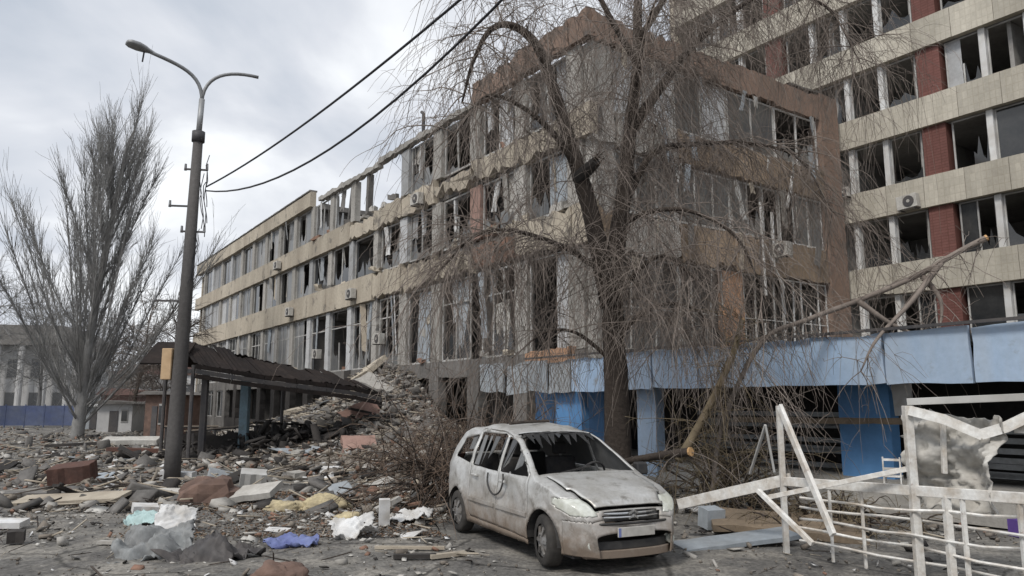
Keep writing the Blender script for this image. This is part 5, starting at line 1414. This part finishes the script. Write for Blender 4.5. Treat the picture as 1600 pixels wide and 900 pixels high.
lump(545, 812, .5, .35, .14, 'yellowfoam', 'little yellow lump of insulation above the white cloth', 'insulation', 'yellow_insulation', 10)
slab(264, 752, .42, .3, .28, 'whitestuff', 'white block at the left of the lamp post foot', 'block', R(5), (R(3), 0), 'white_block')
slab(291, 750, .42, .3, .2, 'whitestuff', 'white block at the right of the lamp post foot', 'block', R(-4), (R(3), 0), 'white_block')
slab(262, 775, .75, .5, .09, 'palestuff', 'flat pale slab in front of the lamp post foot', 'slab', R(3), (R(6), 0), 'pale_slab')
slab(12, 824, .55, .35, .09, 'whitestuff', 'white board at the left edge of the foreground', 'board', R(2), (R(6), 0), 'white_board')
slab(25, 848, .22, .2, .16, 'soot_shade', 'small dark chunk near the left edge', 'chunk', R(20), (R(5), 0), 'dark_chunk')
slab(120, 700, 2.6, .4, .12, 'soot_shade', 'long dark beam in the far rubble below the poplar', 'beam', R(3), (0, R(-3)), 'dark_beam', .1)
slab(210, 710, 2.0, .4, .14, 'rustbrown', 'rust red beam in the far rubble left of the lamp post', 'beam', R(4), (0, R(2)), 'red_beam', .1)
slab(205, 698, 2.4, .9, .2, 'palestuff', 'broad pale slab behind the rust red beam', 'slab', R(8), (R(10), 0), 'pale_slab', .1)
slab(590, 705, 3.4, .35, .12, 'palewood', 'long pale plank slanting up in the rubble before the heap', 'plank', R(25), (0, R(-9)), 'pale_plank', .5)
slab(560, 718, 1.2, .8, .3, 'pinkbrick', 'pinkish slab leaning in the rubble before the heap', 'slab', R(20), (R(35), 0), 'pink_slab', .1)
slab(648, 872, .55, .1, .05, 'soot_shade', 'short dark plank on the asphalt left of the car', 'plank', R(4), (0, 0), 'dark_plank')
slab(640, 858, .95, .06, .04, 'palewood', 'long pale stick on the asphalt left of the car', 'stick', R(-2), (0, 0), 'pale_stick')
slab(400, 785, .9, .55, .12, 'palestuff', 'pale broken cabinet door right of the brown sack', 'cabinet door', R(-14), (R(20), R(-8)), 'cabinet_door', .05)
slab(395, 762, .6, .45, .3, 'frame', 'grey broken appliance box behind the cabinet door', 'box', R(18), (R(14), R(6)), 'appliance_box', .02)
slab(700, 870, .5, .09, .05, 'palewood', 'pale splinter under the car rear', 'splinter', R(30), (0, 0), 'pale_stick')
slab(180, 850, .5, .12, .04, 'palestuff', 'thin pale strip left of the grey metal sheet', 'strip', R(-8), (0, 0), 'pale_strip')
slab(60, 775, 1.3, .3, .08, 'darkconcrete', 'grey plank at left beside the long pale board', 'plank', R(6), (R(3), 0), 'grey_plank')
slab(1112, 826, .32, .28, .3, 'grey_sheet', 'pale blue grey bucket shaped box right of the car', 'box', R(20), (R(8), 0), 'pale_box')
slab(1150, 850, 1.8, .5, .06, 'grey_sheet', 'long grey sheet lying under the white plank', 'sheet', R(14), (R(5), R(-4)), 'fallen_sheet')
slab(1230, 830, 2.2, 1.4, .1, 'oldwood', 'brown board pile under the white railing', 'boards', R(-20), (R(4), R(2)), 'brown_boards')
slab(1593, 838, .2, .2, .24, 'purple', 'small purple box at the right edge behind the railing', 'box', R(10), (0, 0), 'purple_box')
# tilted facade slabs on the heap
def heap_slab(t, d, w, h, th, rot, material, label):
    q = site(t, d); q.z = heap_h(q.x, q.y) + .25
    o = MB().prism([(x - w/2, z - h/2) for x, z in jag_outline(w, h, .06, .08, .08, .06, step=.3)], -th/2, th/2).build('fallen_facade_slab', material, loc=q, rot=rot)
    tag(o, label, 'slab', 'facade slabs on the heap')
heap_slab(15.5, 1.2, 2.6, 1.3, .25, (R(50), R(12), THETA), 'beige', 'beige facade slab lying highest on the rubble heap')
heap_slab(13.2, 1.6, 2.0, 1.1, .22, (R(65), R(-18), THETA + .5), 'concrete', 'grey slab tilted at the right end of the rubble heap')
heap_slab(18.2, 1.8, 2.2, 1.2, .22, (R(30), R(10), THETA - .4), 'concrete', 'grey slab low on the left of the rubble heap')
heap_slab(12.0, 3.0, 1.8, .9, .2, (R(20), R(20), THETA + 1), 'pinkbrick', 'pinkish slab at the front of the rubble heap')
heap_slab(21.0, 2.6, 2.4, 1.0, .2, (R(75), R(5), THETA + .2), 'beige', 'beige slab standing under the canopy in front of the heap')

# ------------------------------------------------------------------ brush and the hanging limb
def brush(name, loc, w, h, n, material, label, cat='brush', bias=(0, 0, .6), seed=0, droop=(.1, .8)):
    B = thing(name, label, cat, loc)
    k = n // 8
    p0 = np.stack([NP.normal(0, w * .28, k), NP.normal(0, w * .22, k), NP.uniform(0, h * .25, k)], -1)
    d0 = unit(NP.normal(0, .7, (k, 3)) + np.array(bias))
    v1, f1, path = twig_arrays(p0, d0, NP.uniform(.5, 1.1, k) * h, NP.uniform(*droop, k), np.full(k, .018), np.full(k, .006), 7, .06, 4)
    idx = NP.integers(0, k, n); kk = NP.integers(1, 7, n)
    d2 = unit(unit(path[idx, kk] - path[idx, kk-1]) * .5 + NP.normal(0, .6, (n, 3)))
    v2, f2, _ = twig_arrays(path[idx, kk], d2, NP.uniform(.15, .5, n) * h, NP.uniform(0, .8, n), np.full(n, .007), np.full(n, .003), 5, .06, 3)
    v1[:, 2] = np.maximum(v1[:, 2], .01 + 0 * v1[:, 2]); v2[:, 2] = np.maximum(v2[:, 2], .01)
    link('stems', np_mesh('stems', v1, f1), 'bark', B)['kind'] = 'stuff'
    o = link('twigs', np_mesh('twigs', v2, f2), material, B); o['kind'] = 'stuff'
brush('fallen_brush', gp(680, 792), .9, 2.5, 650, 'twig_brown', 'tall heap of brown brushwood behind the car tail')
brush('fallen_brush', (-2.8, 20.5, .1), 3.0, 1.5, 450, 'twig_brown', 'wide tangle of brown brushwood before the rubble heap')
brush('fallen_brush', (-.3, 20.0, .2), 3.0, 2.6, 1200, 'twig_brown', 'brown brushwood left of the blue pillars')
brush('fallen_brush', (4.1, 14.6, .1), 1.1, 2.2, 600, 'twig_olive', 'olive tangle of fallen twigs right of the trunk')
brush('fallen_brush', (5.2, 12.4, .0), 2.0, .9, 700, 'twig_olive', 'low olive twigs on the ground behind the white plank')

def limb_thing(name, pts_, r0, r1, label, nt, material='bark', tw='twig', forks=()):
    P = [pt(*p) for p in pts_]; o = P[0].copy()
    B = thing(name, label, 'branch', o)
    Pp, rad, m = limb_tube([p - o for p in P], r0, r1, 5, 8); m.build('stem', material, B, smooth=True)
    allp = list(Pp)
    for fk in forks:
        Pf, rf, mf = limb_tube([pt(*p) - o for p in fk], r1 * 1.2, .012, 4, 6); mf.build('fork', material, B, smooth=True); allp += Pf
    d = (Pp[-1] - Pp[-2]).normalized()
    MB().tube([Pp[-1] - d * .005, Pp[-1] + d * .03], rad[-1] * 1.04, 10).build('cut_end', 'cutwood', B)
    ap = np.array([tuple(v) for v in allp]); idx = NP.integers(0, len(ap), nt)
    v1, f1, path = twig_arrays(ap[idx], rand_dirs(nt, -.1, .8), NP.uniform(.4, 1.3, nt), NP.uniform(.1, .8, nt), np.full(nt, .010), np.full(nt, .004), 6, .06, 3)
    i2 = NP.integers(0, nt, nt * 3); kk = NP.integers(1, 6, nt * 3)
    v2, f2, _ = twig_arrays(path[i2, kk], unit(NP.normal(0, 1, (nt * 3, 3)) + np.array([0, 0, -.3])), NP.uniform(.15, .6, nt * 3), NP.uniform(.1, .8, nt * 3), np.full(nt * 3, .006), np.full(nt * 3, .003), 4, .06, 3)
    v, f = join_arrays([(v1, f1), (v2, f2)]); link('crown', np_mesh('crown', v, f), tw, B)
limb_thing('hanging_limb', [(1112, 775, 13.6), (1130, 660, 13.8), (1190, 535, 14.0), (1260, 500, 13.9), (1340, 470, 13.8), (1430, 432, 13.6), (1495, 395, 13.4), (1540, 372, 13.2)], .04, .052, 'long broken limb slanting across the tall block with a pale cut end', 70, 'twig', 'twig',
           forks=([(1470, 410, 13.5), (1425, 470, 13.4), (1370, 530, 13.3), (1345, 580, 13.3)], [(1440, 430, 13.6), (1470, 470, 13.5), (1468, 520, 13.4)], [(1340, 470, 13.8), (1400, 510, 13.6), (1480, 540, 13.5)]))
limb_thing('snapped_limb', [(962, 724, 14.5), (1000, 717, 13.8), (1040, 711, 13.2), (1078, 706, 12.8)], .06, .075, 'short snapped limb jutting from the trunk with an orange cut end', 12, 'bark', 'twig')
limb_thing('broken_branch', [(1060, 720, 13.0), (1095, 660, 13.2), (1125, 600, 13.4), (1148, 545, 13.6), (1160, 500, 13.7)], .08, .045, 'olive broken branch standing right of the trunk', 60, 'twig_olive', 'twig_olive')

# ------------------------------------------------------------------ burnt market stalls under the canopy
def stall(px, Y, w, h, rz, label):
    p = pt(px, 650, Y); p.z = .0
    B = thing('market_stall', label, 'stall', p, (R(RND.uniform(-4, 4)), R(RND.uniform(-5, 5)), rz))
    for x in (-w/2, w/2):
        for y in (-.45, .45): MB().bar((x, y, 0), (x, y, h), .06).build('leg', 'darkmetal', B)
    for k in range(4): MB().box(-w/2 - .1, w/2 + .1, -.5 + k * .26, -.5 + k * .26 + .24, h, h + .04).build('counter_board', 'oldwood' if k % 2 else 'soot_shade', B)
    jag_panel('front_board', 'soot_shade', B, -w/2, -.5, .1, w, h - .2, .03, (.05, .05, .1, .05))
stall(350, 28.5, 2.2, 1.0, R(35), 'charred stall between the dark and the blue canopy posts')
stall(440, 31.0, 2.4, 1.1, R(38), 'charred stall right of the blue canopy post')
stall(500, 32.0, 2.2, .9, R(30), 'charred stall under the sagging end of the canopy')
stall(300, 30.5, 1.8, 1.0, R(20), 'charred stall seen just right of the lamp post')

def dark_wreck():
    n = 1500; t = NP.uniform(0, 1, n); P0 = np.array(tuple(pt(320, 650, 27.5))); P1 = np.array(tuple(pt(600, 650, 33.0)))
    P = P0 + (P1 - P0) * t[:, None] + NP.normal(0, 1.0, (n, 3)); hh = .25 + .75 * np.sin(math.pi * t) ** 2
    P[:, 2] = NP.uniform(0, 1, n) * hh
    S = .10 + .45 * NP.random(n) ** 3
    v = chunk_verts(n, S, 1, (1, .35, .1), .3, .7) + P[:, None, :]
    f = (np.arange(n)[:, None, None] * 8 + QB[None]).reshape(-1, 4)
    tag(link('burnt_wreckage', np_mesh('burnt_wreckage', v, f), 'soot_shade'), 'dark burnt wreckage heaped under the canopy', 'wreckage', kind='stuff')
dark_wreck()
